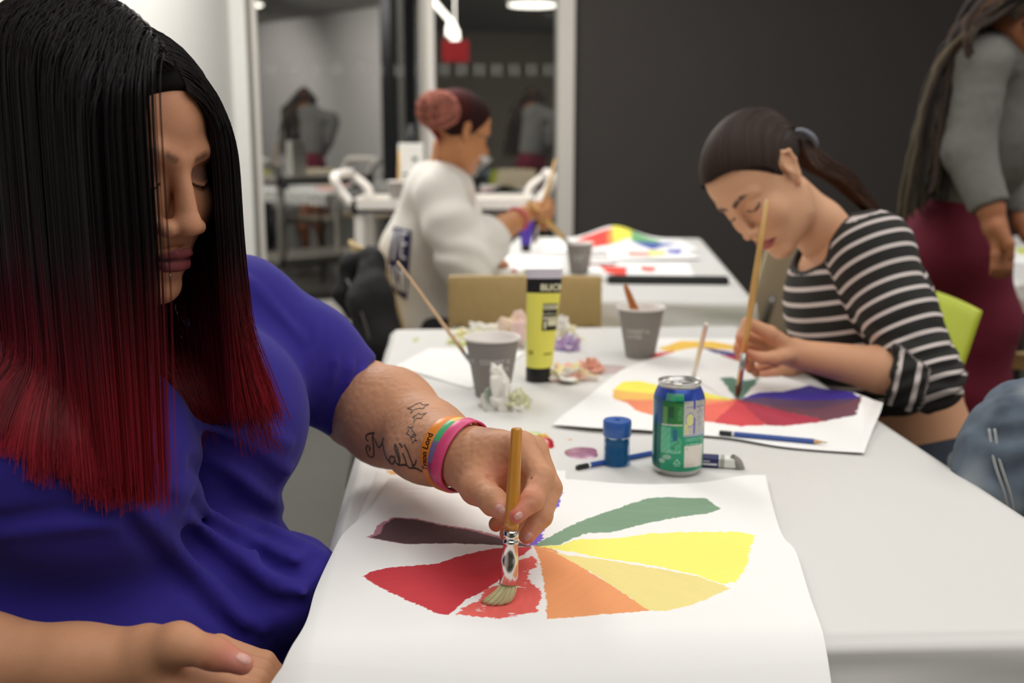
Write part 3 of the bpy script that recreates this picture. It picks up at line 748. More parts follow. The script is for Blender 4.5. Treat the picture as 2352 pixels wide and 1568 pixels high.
# thin brush in cup 1
tip = PD(912, 600, 1.80); bot = c1 + np.array([-.012, .01, .02])
rod('paintbrush', 'thin pale wooden brush leaning out of the CORBET cup', 'paintbrush', inter(tip, bot + (tip - bot) * .25), np.linspace(.0022, .0036, 8), M['wood'], 'paintbrushes',
    parts=(('ferrule', inter(bot + (tip - bot) * .25, bot + (tip - bot) * .08, 4), .0038, M['steel'], None), ('bristles', inter(bot + (tip - bot) * .08, bot, 4), [.0036, .0042, .003, .001], M['nylon'], None)))
tip = PD(1436, 655, 2.09); bot = c2 + np.array([.012, .0, .03])
rod('paintbrush', 'short brown-handled brush in the cup by the far table edge', 'paintbrush', inter(tip, bot + (tip - bot) * .3), [.004, .0055, .0065, .007, .0085, .0095, .0085, .007], M['tan'], 'paintbrushes',
    parts=(('ferrule', inter(bot + (tip - bot) * .3, bot + (tip - bot) * .1, 4), .006, M['steel'], None), ('bristles', inter(bot + (tip - bot) * .1, bot, 4), [.006, .007, .005, .002], M['nylon'], None)))
# clear straw-like stick behind the can
tip = PD(1622, 745, 1.70); bot = PZ(1592, 868, TZ + .004); bot = bot
M['palestick'] = mat('pale_stick', (226, 214, 204), .4)
rod('mixing_stick', 'pale thin stick leaning up behind the drink can', 'stick', inter(bot, tip), .0042, M['palestick'])
# paint tube
def paint_tube(label, base_px, h, wtop, rb, cols, lean, words=True, D=None, group='paint tubes', z0=TZ, flipcap=True):
    c = PZ(base_px[0], base_px[1], z0) if D is None else np.array(D)
    c[2] = z0 + .001
    t = thing('paint_tube', label, 'paint tube', c, group)
    n = 48; a = np.arange(n) * 2 * PI / n
    def sect(z):
        k = np.clip((z - .028) / (h - .028), 0, 1); kk = k ** .8
        return (rb + .002) * (1 - k) + wtop * k, (rb + .002) * (1 - kk) + .0022 * kk
    def pt(z, ang, off=0.0):
        wx, wy = sect(z); return np.stack([c[0] + lean * z + (wx + off) * np.sin(ang), c[1] - (wy + off) * np.cos(ang) + 0 * z, c[2] + z + 0 * ang], -1)
    MB().lathe([(rb - .001, 0), (rb, .001), (rb, .024), (rb - .002, .027)], c, 40).build('cap', M['black'], t, auto=40)
    b = MB(); Z = [.027, .03, .05, .08, .11, .14] + list(np.linspace(.15, h - .012, 10)) + [h - .011, h]
    Z = [z for z in Z if z <= h]
    P = np.stack([pt(np.full(n, z), a) for z in Z]); P = np.concatenate([P, P[:, :1]], 1)
    V = P.reshape(-1, 3); F = []; mi = []
    m1 = n + 1
    for i in range(len(Z) - 1):
        zc = (Z[i] + Z[i + 1]) / 2
        for j in range(n):
            b_m = 0
            F.append(([i * m1 + j, i * m1 + j + 1, (i + 1) * m1 + j + 1, (i + 1) * m1 + j], zc))
    b = MB(); b.add(V, [f for f, z in F]); b.m = [0 if z < cols[3] else (1 if z < h - .016 else 2) for f, z in F]
    b.build('tube_body', [cols[0], cols[1], cols[2]], t, True)
    return c, t, pt, sect
M['yellow'] = mat('yellow_tube', (240, 234, 104), .35, coat=.3); M['violet'] = mat('violet_tube', (76, 50, 160), .35, coat=.3)
M['tubewhite'] = mat('tube_end', (214, 210, 222), .35); M['label'] = mat('label_cream', (226, 224, 190), .6)
c, t, pt, sect = paint_tube('large yellow acrylic paint tube standing on its black cap, lettered BLICK', (1236, 875), .200, .0315, .0222, (M['yellow'], M['black'], M['tubewhite'], .157), .055)
b = MB()
def tube_rect(b, x0, x1, z0, z1, mi, off=.0006, n=10):
    """rectangle on the tube face; x in metres from the middle"""
    P = []
    for x in np.linspace(x0, x1, n):
        row = []
        for z in np.linspace(z0, z1, 3):
            wx, wy = sect(z); s = np.clip(x / wx, -.999, .999); row.append(pt(z, math.asin(s), off))
        P.append(row)
    b.grid(np.array(P), mi)
def tube_text(b, s, size, x, z, mi, off=.0011, bold=.0):
    V, F = text_mesh(s, size, bold); Q = []
    for v in V:
        zz = z + v[1]; wx, wy = sect(zz); q = np.clip((x + v[0]) / wx, -.999, .999); Q.append(pt(zz, math.asin(q), off))
    b.add(np.array(Q), F, mi)
lb = MB()
tube_rect(lb, .0005, .026, .093, .140, 0, .0005)
tube_rect(lb, .0015, .025, .130, .138, 1, .0008); tube_rect(lb, .0015, .025, .113, .1165, 1, .0008)
tube_rect(lb, .010, .025, .101, .112, 1, .0008); tube_rect(lb, .0025, .0085, .094, .112, 0, .0009); tube_rect(lb, .0035, .0075, .096, .110, 1, .0012)
tube_text(lb, 'ACRYLIC', .0068, .0135, .1215, 1)
tube_text(lb, 'BLICK', .0150, .0140, .168, 1, bold=.0006)
tube_text(lb, 'BLICK', .0070, .0130, .134, 0, off=.0014)
lb.build('label', [M['black'], M['label']], t)
lb = MB(); tube_rect(lb, -.020, -.012, .050, .058, 0); tube_rect(lb, .006, .020, .050, .054, 0)
lb.build('small_print', [mat('olive_print', (176, 170, 60), .5)], t)
# violet tube on table two
c, t, pt, sect = paint_tube('violet paint tube standing on its black cap on the second table', (1208, 578), .135, .030, .018, (M['violet'], M['violet'], M['tubewhite'], .6), .02)
# sharpener
M['blueplastic'] = mat('blue_plastic', (52, 98, 176), .3); M['clearblue'] = mat('clear_blue_plastic', (30, 130, 205), .12, alpha=.38, spec=.6)
M['shavings'] = mat('pencil_shavings', (34, 48, 58), .9, bump=.6, bscale=300, var=.7, vscale=160)
c = PZ(1416, 1068); c[2] = TZ + .0008
t = thing('pencil_sharpener', 'round blue pencil sharpener with shavings inside its clear body', 'pencil sharpener', c)
MB().lathe([(.0178, 0), (.0188, .001), (.0188, .0042), (.0176, .006), (.0176, .043)], c, 40, cap=(True, False)).build('container', M['clearblue'], t, auto=40)
MB().lathe([(.0183, .0405), (.0188, .0415), (.0188, .0600), (.0178, .0615), (.004, .0615), (.0035, .058)], c, 40, cap=(False, True)).build('lid', M['blueplastic'], t, auto=40)
b = MB(); n = 30
P = []
for k, z in enumerate(np.linspace(.003, .038, 9)):
    aa = np.arange(n + 1) * 2 * PI / n; q = np.stack([np.cos(aa) * 2 + 9, np.sin(aa) * 2], 1)
    zz = z if k < 6 else z * (1 + .0 * aa)
    r = .0150 + .0012 * vnoise(q * 2, k); top = .038 - .010 * (vnoise(q * 1.3, 3) * .5 + .5)
    P.append(np.stack([r * np.cos(aa), r * np.sin(aa), np.minimum(z, top)], 1) + c)
P.append(np.tile(c + (0, 0, .030), (n + 1, 1)))
b.grid(np.array(P)).build('pencil_shavings', M['shavings'], t, True)
# pencils
M['pblue'] = mat('blue_pencil_paint', (48, 84, 164), .35); M['cedar'] = mat('cedar', (214, 170, 120), .7); M['lead'] = mat('graphite', (60, 58, 58), .5)
M['pwhite'] = mat('white_ring', (222, 222, 226), .4); M['foil'] = mat('silver_print', (190, 205, 225), .3)
def pencil(label, a, c, extra=0):
    a, c = np.array(a), np.array(c); d = (c - a); L = np.linalg.norm(d); d /= L; r = .0037
    a = a.copy(); a[2] = a[2] + r; c = a + d * L
    P = lambda s: a + d * s
    t = thing('pencil', label, 'pencil', a, 'blue pencils')
    MB().tube([P(0), P(.0015), P(.018)], [r * .8, r, r], 6).build('dipped_end', M['black'], t)
    MB().tube([P(.018), P(.0215)], r * 1.01, 6).build('ring', M['pwhite'], t)
    MB().tube([P(.0215), P(L - .018)], r, 6).build('barrel', M['pblue'], t)
    MB().tube([P(L - .018), P(L - .004)], [r * .95, r * .25], 12).build('cone', M['cedar'], t)
    MB().tube([P(L - .004), P(L)], [r * .25, .0003], 8).build('lead', M['lead'], t)
pencil('blue pencil with a black end lying on the sprout painting', PZ(1652, 999, TZ + .0055), PZ(1900, 1022, TZ + .0055))
p0 = PZ(1324, 1080, TZ + .001); p1 = PZ(1500, 1046, TZ + .001); pencil('blue pencil lying behind the sharpener and the can', p0 + (0, .0, 0), p0 + (p1 - p0) / np.linalg.norm(p1 - p0) * .172)
# eraser
M['erwhite'] = mat('eraser_vinyl', (236, 234, 228), .7); M['navy'] = mat('navy_sleeve', (34, 38, 92), .5); M['grey_e'] = mat('grey_band', (168, 168, 160), .6)
p = PZ(1640, 1072); rz = math.radians(-12)
t = thing('eraser', 'white block eraser in a navy sleeve behind the can', 'eraser', p)
R = np.array(Matrix.Rotation(rz, 3, 'Z')); E0 = p + np.array([-.004, .0, .0075 + .001])
def el(x, s, m, n, g=0): return MB().box(E0 + R @ np.array([x, 0, 0]), s, rz=rz, bev=.0015).build(n, m, t)
el(.004, (.062, .019, .0125), M['erwhite'], 'eraser_block'); el(-.006, (.034, .0202, .0135), M['navy'], 'sleeve'); el(.0145, (.0075, .0203, .0136), M['grey_e'], 'sleeve_band')
b = MB()
for (x, z, w, h) in ((-.010, .0022, .017, .0012), (-.005, -.0018, .026, .0026)):
    b.box(E0 + R @ np.array([x, -.01035, z]), (w, .0005, h), rz=rz)
b.build('sleeve_print', M['pwhite'], t)
M['knead'] = mat('kneaded_grey', (138, 136, 128), .8, bump=.3, bscale=60)
c = PZ(1693, 1076); c[2] = TZ + .0015
b = MB(); rr = []
for k, z in enumerate(np.linspace(0, .017, 8)):
    aa = np.arange(25) * 2 * PI / 24; s = math.sqrt(max(.03, 1 - (z / .0175) ** 2))
    w = 1 + .3 * vnoise(np.stack([np.cos(aa) * 1.5, np.sin(aa) * 1.5 + z * 90], 1), 4)
    rr.append(np.stack([(.010 * s * w) * np.cos(aa) - z * .3, .011 * s * w * np.sin(aa), np.full(25, z)], 1) + c)
tag(b.grid(np.array(rr)).build('kneaded_eraser', M['knead'], None, True), 'lump of grey kneaded eraser beside the white eraser', 'eraser')
# drink can
M['can'] = mat('can_print', (60, 140, 110), .28, metal=.35, attr='Col', coat=.25)
M['alu'] = mat('can_aluminium', (200, 198, 194), .3, metal=.85)
c = PZ(1555, 1083); c[2] = TZ + .0008
t = thing('drink_can', 'green and blue aluminium drink can with a nutrition panel', 'can', c)
MB().lathe([(.021, .006), (.024, .0015), (.0262, 0), (.028, .002), (.031, .0085)], c, 48, cap=(True, False)).build('base', M['alu'], t, True)
MB().lathe([(.0268, .1150), (.0262, .1165), (.0270, .1185), (.0278, .1205), (.0276, .1218), (.0268, .1222), (.0262, .1212), (.0255, .1165), (.0235, .1160), (.0001, .1163)], c, 48, cap=(False, False)).build('rim', M['alu'], t, True)
b = MB(); b.lathe([(.0085, .1166), (.0085, .1170), (.0001, .1171)], c + (.0085, -.004, 0), 20, cap=(False, False)); b.build('opening', M['black'], t)
b = MB(); b.tube(spline([(c[0] - .012, c[1], TZ + .1185), (c[0] - .008, c[1] - .006, TZ + .1188), (c[0] + .002, c[1] - .005, TZ + .1186), (c[0] + .002, c[1] + .005, TZ + .1186), (c[0] - .008, c[1] + .006, TZ + .1188)], 30, True), .0013, 6, cap=False)
b.box((c[0] - .001, c[1], TZ + .1182), (.008, .008, .0012)); b.build('pull_tab', M['alu'], t)
Z = np.r_[np.linspace(.0085, .100, 200), np.linspace(.1005, .115, 34)]; na = 460
rz_ = np.where(Z < .011, .031 + (Z - .0085) / .0025 * .002, np.where(Z < .098, .033, .033 - ((np.clip(Z, .098, 1) - .098) / .017) ** 1.5 * .0062))
aa = np.linspace(-PI, PI, na)
vis = math.atan2(c[0], c[1])
X = np.sin(aa)[None, :] * np.ones((len(Z), 1)); ZZ = Z[:, None] * np.ones((1, na)); front = (np.cos(aa) > 0)[None, :] & np.ones((len(Z), 1), bool)
CC = np.tile(lin((34, 150, 112)), (len(Z), na, 1))
px = 495 + X * 345; py = 1400 - (ZZ - .012) / .093 * 1100 + 28 * (np.cos(aa)[None, :] - 1) * 1.0
def R_(x0, x1, y0, y1, c_, cond=True):
    m = front & (px >= x0) & (px <= x1) & (py >= y0) & (py <= y1) & cond; CC[m] = lin(c_)
nz = lambda s, sd=0: vnoise(np.stack([px.ravel() / s, py.ravel() / s], 1), sd).reshape(px.shape)
R_(-999, 9999, -999, 345, (44, 76, 176)); m = ~front & (ZZ > .098); CC[m] = lin((44, 76, 176))
R_(120, 215, 300, 720, (40, 90, 140)); R_(150, 200, 700, 1400, (24, 104, 92)); R_(800, 845, 330, 1400, (22, 84, 84))
R_(235, 455, 235, 340, (90, 170, 140)); R_(290, 455, 285, 340, (60, 180, 130))
R_(210, 450, 345, 695, (34, 120, 66)); R_(215, 260, 430, 690, (100, 150, 80)); R_(270, 330, 430, 600, (26, 92, 58)); R_(385, 440, 430, 640, (80, 150, 110), nz(16) > -.2)
R_(205, 445, 698, 722, (196, 205, 190))
R_(200, 300, 745, 1100, (110, 196, 158), (np.abs((py / 13) % 2 - 1) > .3)); R_(310, 430, 900, 1100, (120, 200, 160), (np.abs((py / 12) % 2 - 1) > .45) & (nz(20, 2) > -.4))
R_(325, 385, 780, 960, (40, 110, 150)); R_(205, 430, 1100, 1150, (140, 205, 170), (np.abs((py / 10) % 2 - 1) > .4))
R_(455, 790, 345, 862, (198, 194, 188)); R_(455, 790, 862, 890, (160, 165, 196)); R_(590, 620, 345, 470, (70, 74, 170)); R_(480, 780, 425, 448, (120, 118, 170), nz(9) > -.1)
e = ((px - 545) / 58) ** 2 + ((py - 630) / 105) ** 2
R_(455, 790, 345, 862, (226, 222, 150), e < 1); R_(455, 790, 345, 862, (110, 118, 190), (e > .86) & (e < 1.15)); R_(595, 622, 600, 850, (110, 110, 180)); R_(470, 530, 690, 850, (222, 216, 140), nz(14, 4) > -.2)
R_(645, 780, 480, 740, (130, 124, 160), (np.abs((py / 13) % 2 - 1) > .55) & (nz(11, 6) > -.1)); R_(640, 780, 750, 850, (170, 168, 176), (np.abs((py / 9) % 2 - 1) > .6))
R_(480, 760, 905, 965, (130, 200, 170), (np.abs((py / 14) % 2 - 1) > .5) & (nz(12, 3) > -.3)); R_(500, 690, 1000, 1020, (150, 205, 180), nz(8, 3) > -.2)
R_(478, 765, 1030, 1368, (224, 216, 206)); R_(500, 520, 1060, 1100, (196, 190, 180))
R_(190, 320, 1170, 1310, (150, 190, 168), (((px - 265) / 45) ** 2 + ((py - 1210) / 38) ** 2 < 1) | (((px - 215) / 30) ** 2 + ((py - 1275) / 36) ** 2 < 1))
tri = lambda k: (py < 1315) & (py > 1230 + k) & (np.abs(px - 385) < (py - 1226 - k) * .58)
R_(330, 440, 1220, 1320, (150, 205, 175), tri(0) & ~(tri(28) & (py < 1300)))
R_(350, 420, 1328, 1352, (150, 205, 175), nz(9, 5) > -.2)
P = np.stack([c[0] + rz_[:, None] * np.sin(aa + vis)[None, :], c[1] - rz_[:, None] * np.cos(aa + vis)[None, :], c[2] + ZZ], -1)
MB().grid(P, flip=True).build('printed_body', M['can'], t, True, colors=CC.reshape(-1, 3))
# crumpled tissues
M['tissue'] = mat('tissue_paper', (236, 232, 222), .9, attr='Col', sss=.15)
def tissue(label, cpx, size, seed, cols, D=None, z0=TZ, thr=.1):
    c = PZ(*cpx) if D is None else np.array(D); c[2] = z0 + .001
    nu, nv = 64, 48
    U, V_ = np.meshgrid(np.linspace(0, 2 * PI, nu), np.linspace(0, PI / 2 * 1.18, nv), indexing='ij')
    Dv = np.stack([np.cos(U) * np.sin(V_), np.sin(U) * np.sin(V_), np.cos(V_)], -1).reshape(-1, 3)
    n1 = np.abs(vnoise(Dv * 1.5 + seed, seed)); n2 = np.abs(vnoise(Dv * 3.1 + seed, seed + 1)); n3 = vnoise(Dv * 6, seed + 2)
    r = 1 - .8 * n1 + .55 * n2 - .08 + .10 * n3
    P = Dv * np.array(size) * r[:, None]; P[:, 2] = np.maximum(P[:, 2], .0)
    P += np.array(size).mean() * .10 * np.stack([vnoise(Dv * 7, seed + 5), vnoise(Dv * 7, seed + 6), 0 * n1], 1)
    C = np.tile(lin((240, 237, 228)), (len(P), 1))
    for k, rgb in enumerate(cols):
        m = np.clip((vnoise(Dv * 1.9 + k * 7, seed + 20 + k) - thr) * 3, 0, 1)[:, None] * .85; C = C * (1 - m) + lin(rgb) * m
    o = MB().grid((P + c).reshape(nu, nv, 3), flip=True).build('crumpled_tissue', M['tissue'], None, True, colors=C)
    return tag(o, label, 'tissue', 'crumpled tissues')
tissue('crumpled white tissue with green paint in front of the CORBET cup', (1148, 938), (.032, .026, .058), 3, [(90, 130, 110)], thr=.35)
tissue('pale green stained end of crumpled tissue right of the CORBET cup', (1188, 940), (.022, .022, .034), 12, [(206, 214, 150), (220, 220, 180)])
tissue('tallest crumpled tissue, behind the yellow tube', (1195, 792), (.055, .045, .062), 5, [(240, 220, 150), (236, 196, 190), (236, 216, 190)])
tissue('crumpled tissue with orange and maroon stains behind the CORBET cup', (1105, 783), (.062, .045, .034), 7, [(242, 180, 90), (240, 232, 160), (130, 50, 70)], thr=.25)
tissue('crumpled tissue peeking out right of the yellow tube', (1290, 785), (.038, .04, .050), 9, [(240, 232, 180)])
tissue('tissue soaked with violet paint right of the yellow tube', (1305, 803), (.026, .03, .028), 11, [(150, 130, 206), (190, 160, 200)], thr=-.5)
tissue('flattened tissue with pink and peach stains behind the sharpener', (1305, 872), (.046, .04, .024), 13, [(232, 150, 130), (236, 190, 170), (240, 232, 170)], thr=.0)
tissue('peach stained tissue lump left of the right cup', (1352, 855), (.030, .028, .024), 15, [(214, 130, 100), (236, 170, 150)], thr=-.3)
tissue('yellow green stained tissue scrap left behind the CORBET cup', (1060, 790), (.030, .03, .012), 17, [(214, 226, 120)], thr=-.2)
# the brush in the foreground hand: tip pressed on the painting
# ================================================================= PERSON IN BLUE (foreground)
HQ = 1.0
M['skin_a'] = mat('skin_deep_brown', (158, 106, 74), .56, spec=.32, sss=.10, attr='Col', bump=.12, bscale=700, var=.05, vscale=40)
M['dress'] = mat('royal_blue_jersey', (48, 38, 138), .8, sheen=.08, bump=.15, bscale=1500, spec=.25)
M['hair_a'] = mat('ombre_hair', (30, 20, 22), .34, attr='Col', spec=.36)
M['nail'] = mat('nail', (216, 160, 148), .3, coat=.3)
FA = thing('person', 'person in royal blue dress with long black-to-red hair painting a colour wheel', 'person', (-.43, 1.10, 0))
_y, _p = math.radians(61), math.radians(13)
HA = Frame((0, 0, 0), (math.sin(_y) * math.cos(_p), -math.cos(_y) * math.cos(_p), -math.sin(_p)), (0, 0, 1), 1.0)
HA.o = PD(462, 528, .955) - HA.w(0, .114, -.0375)
hopt = dict(full=1.0, nose=1.22, nout=-.0045, lips=1.30, eye=.0006, ears=False)
TA = Frame((-.485, 1.12, 0), (.93, -.37, 0))
def T_(x, y, z): return TA.w(x, y, z)
S_A = PD(548, 722, 1.29); E_A = PD(836, 930, 1.33); W_A = PD(1046, 1040, 1.10)
def fold_lines(f, lines, out=0.0):
    """picture-read creases laid on a surface: march each view ray to the cloth"""
    res = []
    o = np.array([0, 0, CZ])
    for pts, r in lines:
        P = spline(np.array([(p[0], p[1], 0) for p in pts]), 7)[:, :2]; W = []
        for x, y in P:
            d = ray(x, y); d = d / np.linalg.norm(d); t = .5
            for _ in range(60):
                v = float(f((o + d * t)[None])[0]); t += v * .8
                if abs(v) < .0006 or t > 3: break
            if t < 3: W.append(o + d * (t + out))
        if len(W) > 3:
            W = np.array(W); dd = np.linalg.norm(W - o, axis=1); k = np.polyfit(np.arange(len(dd)), dd, 2); sm = np.minimum(np.polyval(k, np.arange(len(dd))), dd + .006)
            rr = np.full(len(W), r); rr[0] *= .4; rr[-1] *= .5
            res.append((o + (W - o) / dd[:, None] * sm[:, None], rr))
    return res
def torso_a(P):
    L = TA.to(P); X = L.copy(); X[:, 0] = np.abs(L[:, 0])
    d = ell(L, (0, -.005, .86), (.195, .145, .19))
    d = smin(d, chain(L, [(-.14, -.01, .955), (0, -.03, .985), (.16, -.01, .97)], [.058, .07, .062]), .06)
    d = smin(d, ell(X, (.095, .125, .865), (.105, .105, .108)), .035)
    d = smin(d, ell(L, (0, .055, .665), (.225, .195, .155)), .05)
    d = smin(d, ell(L, (0, -.02, .53), (.25, .20, .14)), .06)
    d = smin(d, chain(X, [(.11, .0, .53), (.13, .42, .54)], [.115, .095]), .05)
    return d
def sleeve_core(P, off=0.0):
    mid = S_A + (E_A - S_A) * .5 + np.array([0, 0, .002])
    return chain(P, [T_(-.10, -.01, .955), S_A, mid, E_A], [.060 + off, .064 + off, .064 + off, .055 + off], .03)
ax_ = (E_A - S_A) / np.linalg.norm(E_A - S_A)
HEM = S_A + (E_A - S_A) * .93
hemn = (PD(890, 832, 1.30) - PD(785, 1042, 1.29)); hemn = np.cross(hemn, ray(838, 935)); hemn /= np.linalg.norm(hemn)
if hemn @ (W_A - S_A) < 0: hemn = -hemn
def dress_base(P):
    d = torso_a(P) - .004
    s = sleeve_core(P, .001)
    s = sint(s, (P - HEM) @ hemn, .006)
    d = smin(d, s, .045)
    # right sleeve
    L = TA.to(P)
    r = chain(L, [(.17, -.01, .965), (.27, .00, .84), (.29, .03, .78)], [.072, .066, .062], .03)
    return smin(d, r, .04)
knot = PD(712, 1292, 1.055)
def dress_mass(P):
    d = dress_base(P)
    d = smin(d, ell(P, PD(676, 1345, 1.06), (.040, .060, .045)), .05)
    return smin(d, chain(P, [PD(660, 1262, 1.09), PD(708, 1280, 1.085), PD(738, 1292, 1.08)], [.010, .012, .008]), .03)
LINES = fold_lines(dress_mass, [
    ([(470, 1215), (560, 1290), (650, 1345), (720, 1335), (744, 1292)], .0070), ([(620, 1215), (680, 1250), (735, 1272)], .0055),
    ([(450, 972), (540, 1000), (610, 1050), (662, 1085)], .0050), ([(470, 1040), (560, 1100), (620, 1150), (658, 1178)], .0060),
    ([(400, 1120), (500, 1195), (600, 1262), (690, 1300)], .0085), ([(430, 1180), (520, 1260), (610, 1330), (700, 1362)], .0080),
    ([(300, 1165), (400, 1260), (500, 1370), (600, 1440)], .0060), ([(520, 1230), (600, 1275), (660, 1290), (700, 1270)], .0060),
    ([(560, 960), (620, 1000), (660, 1020)], .0035), ([(360, 1230), (450, 1330), (560, 1430)], .004),
    ([(0, 1178), (120, 1160), (260, 1150), (360, 1152)], .0045), ([(0, 1225), (150, 1205), (280, 1200)], .003),
    ([(560, 640), (640, 720), (690, 780)], .002)], .0025)
SLV = fold_lines(dress_base, [    ([(728, 745), (722, 790), (700, 850)], .0040), ([(776, 800), (764, 870), (730, 950), (722, 1010)], .0045),
    ([(808, 812), (798, 880), (765, 960), (745, 1025)], .0050), ([(842, 828), (825, 890), (788, 965), (765, 1035)], .0050), ([(868, 836), (850, 890), (805, 980), (780, 1040)], .0045),
    ([(884, 838), (862, 890), (816, 980), (788, 1038)], .0040)], .0008)
VAL = fold_lines(dress_mass, [([(0, 1192), (120, 1172), (260, 1162), (380, 1160)], .004), ([(440, 1150), (540, 1230), (640, 1300), (695, 1318)], .006), ([(420, 1220), (510, 1300), (600, 1375), (690, 1395)], .006),
    ([(280, 1180), (380, 1290), (480, 1400), (560, 1470)], .004), ([(470, 1005), (570, 1055), (640, 1110)], .004), ([(440, 1065), (540, 1140), (640, 1195)], .004)], -.0018)
def dress_f(P):
    d = dress_mass(P)
    near = np.abs(d) < .05
    if near.any():
        Q = P[near]; e = d[near]
        for W, r in LINES: e = smin(e, chain(Q, W, r), .014)
        for W, r in SLV: e = smin(e, chain(Q, W, r), .004)
        for W, r in VAL: e = ssub(e, chain(Q, W, r * .6), .018)
        e = e + .0012 * vnoise(Q * 30, 4)
        d = d.copy(); d[near] = e
    return d
V, F = surf(dress_f, (-.80, .66, .40), (-.06, 1.46, 1.10), .0044 * HQ)
mesh_np('dress', V, F, M['dress'], FA)
# ---- body: head and neck, painting arm and hand, resting arm and hand
def hand_a(P):
    pt = lambda x, y, D: PD(x, y, D)
    W = W_A; up = pt(985, 1010, 1.20)
    d = chain(P, [E_A, pt(895, 958, 1.27), up, W], [.058, .057, .043, .0295], .02)
    d = smin(d, ell(P, pt(1000, 1045, 1.165), (.05, .05, .026)), .03)
    MCP = [pt(1196, 1030, 1.035), pt(1222, 1038, 1.062), pt(1218, 1052, 1.090), pt(1196, 1064, 1.112)]
    k = None
    for m, r in zip(MCP, (.0170, .0165, .0160, .0150)): k = smin(k, cap(P, W + (m - W) * .12, m, .0215, r), .012)
    d = smin(d, k, .016)
    d = smin(d, ell(P, pt(1120, 1050, 1.07), (.036, .036, .022)), .02)
    th = chain(P, [pt(1058, 1075, 1.080), pt(1098, 1118, 1.028), pt(1134, 1152, .990), pt(1160, 1176, .966)], [.0200, .0170, .0122, .0088], .008)
    d = smin(d, th, .014)
    d = smin(d, chain(P, [pt(1110, 1085, 1.075), pt(1172, 1120, 1.072), pt(1205, 1150, 1.075)], [.020, .019, .016]), .012)
    d = smin(d, cap(P, pt(1110, 1085, 1.045), pt(1190, 1052, 1.045), .012, .011), .02)       # web of the thumb
    d = smin(d, chain(P, [MCP[0], pt(1243, 1098, .996), pt(1222, 1148, .966), pt(1186, 1184, .953)], [.0162, .0122, .0104, .0078], .005), .006)
    d = smin(d, chain(P, [MCP[1], pt(1262, 1120, 1.034), pt(1243, 1186, 1.004), pt(1210, 1230, .984)], [.0160, .0122, .0104, .0080], .005), .005)
    r_ = chain(P, [MCP[2], pt(1250, 1130, 1.074), pt(1212, 1200, 1.040), pt(1166, 1226, 1.012)], [.0155, .0118, .0102, .0080], .005)
    p_ = chain(P, [MCP[3], pt(1215, 1130, 1.100), pt(1178, 1185, 1.070), pt(1140, 1203, 1.040)], [.0145, .0105, .0092, .0078], .005)
    d = smin(smin(d, r_, .004), p_, .004)
    # creases of the palm between thumb and index
    d = ssub(d, chain(P, [pt(1150, 1040, 1.018), pt(1140, 1070, 1.018), pt(1125, 1095, 1.016)], [.0016, .0026, .0014]), .006)
    d = ssub(d, chain(P, [pt(1228, 1104, .984), pt(1208, 1096, .980)], [.0012, .0010]), .003)
    return d + .0004 * vnoise(P * 260, 3)
def rest_a(P):
    pt = lambda x, y, D: PD(x, y, D)
    d = chain(P, [pt(-330, 1500, .86), pt(-60, 1512, .84), pt(180, 1520, .84), pt(330, 1512, .845)], [.040, .036, .028, .0265], .02)
    d = smin(d, ell(P, pt(420, 1540, .862), (.040, .042, .021), rotm(0, 14, 0)), .02)
    d = smin(d, chain(P, [pt(345, 1492, .838), pt(410, 1478, .828), pt(492, 1500, .822), pt(556, 1524, .822)], [.020, .0165, .0125, .0092], .008), .012)
    for i, (y0, r) in enumerate(((0, .0110), (.024, .0115), (.046, .0105), (.066, .0092))):
        a = pt(460, 1560, .85) + np.array([0, y0 * .9, 0]); b_ = a + np.array([.040, .004, -.016]); c_ = b_ + np.array([.020, .0, -.024]); e_ = c_ + np.array([.003, 0, -.020])
        d = smin(d, chain(P, [pt(400, 1545, .86) + np.array([0, y0 * .5, 0]), a, b_, c_, e_], [.014, r * 1.2, r, r * .92, r * .75], .004), .006)
    return d
neckb = T_(0, -.01, 1.0)
def headneck(P):
    L = HA.to(P); d = head_sdf(L, hopt)
    d = smin(d, cap(P, HA.w(0, -.015, -.055), neckb, .056, .066), .025)
    return d
V1, F1 = surf(headneck, HA.o + (-.17, -.17, -.24), HA.o + (.17, .20, .15), .0017 * HQ)
C1 = face_color(HA.to(V1), (202, 144, 110), (122, 56, 60), (72, 48, 38), opt=dict(lips=1.2, lid=(110, 88, 92), blush=(178, 104, 78)))
V2, F2 = surf(hand_a, (-.30, .90, .70), (.10, 1.46, 1.00), .0015 * HQ)
n2 = vnoise(V2 * 45, 5)[:, None] * .06
C2 = lin((204, 148, 112)) * (1 + n2)
def tint(C, V, c, r, rgb, k=.6):
    m = (np.exp(-(np.linalg.norm(V - c, axis=1) / r) ** 2) * k)[:, None]; C[:] = C * (1 - m) + lin(rgb) * m
for p, r, k in (((1186, 1180, .950), .013, .75), ((1165, 1172, .960), .014, .5), ((1210, 1228, .98), .012, .5), ((1150, 1100, 1.03), .022, .45), ((1212, 1130, .965), .016, .35), ((1148, 1210, 1.02), .016, .35)):
    tint(C2, V2, PD(*p), r, (222, 128, 112), k)
tint(C2, V2, PD(1183, 1186, .944), .005, (200, 40, 50), .8)
for p, r in (((1250, 1085, .975), .010), ((1120, 1000, 1.07), .016), ((1262, 1110, 1.02), .008)): tint(C2, V2, PD(*p), r, (120, 78, 58), .5)
V3, F3 = surf(rest_a, (-.56, .72, .64), (-.14, .98, .82), .0022 * HQ)
C3 = np.tile(lin((204, 148, 112)), (len(V3), 1)); tint(C3, V3, PD(540, 1522, .818), .022, (206, 100, 90), .7); tint(C3, V3, PD(478, 1520, .812), .004, (160, 20, 30), .95)
tint(C3, V3, PD(545, 1510, .812), .010, (220, 160, 148), .5)
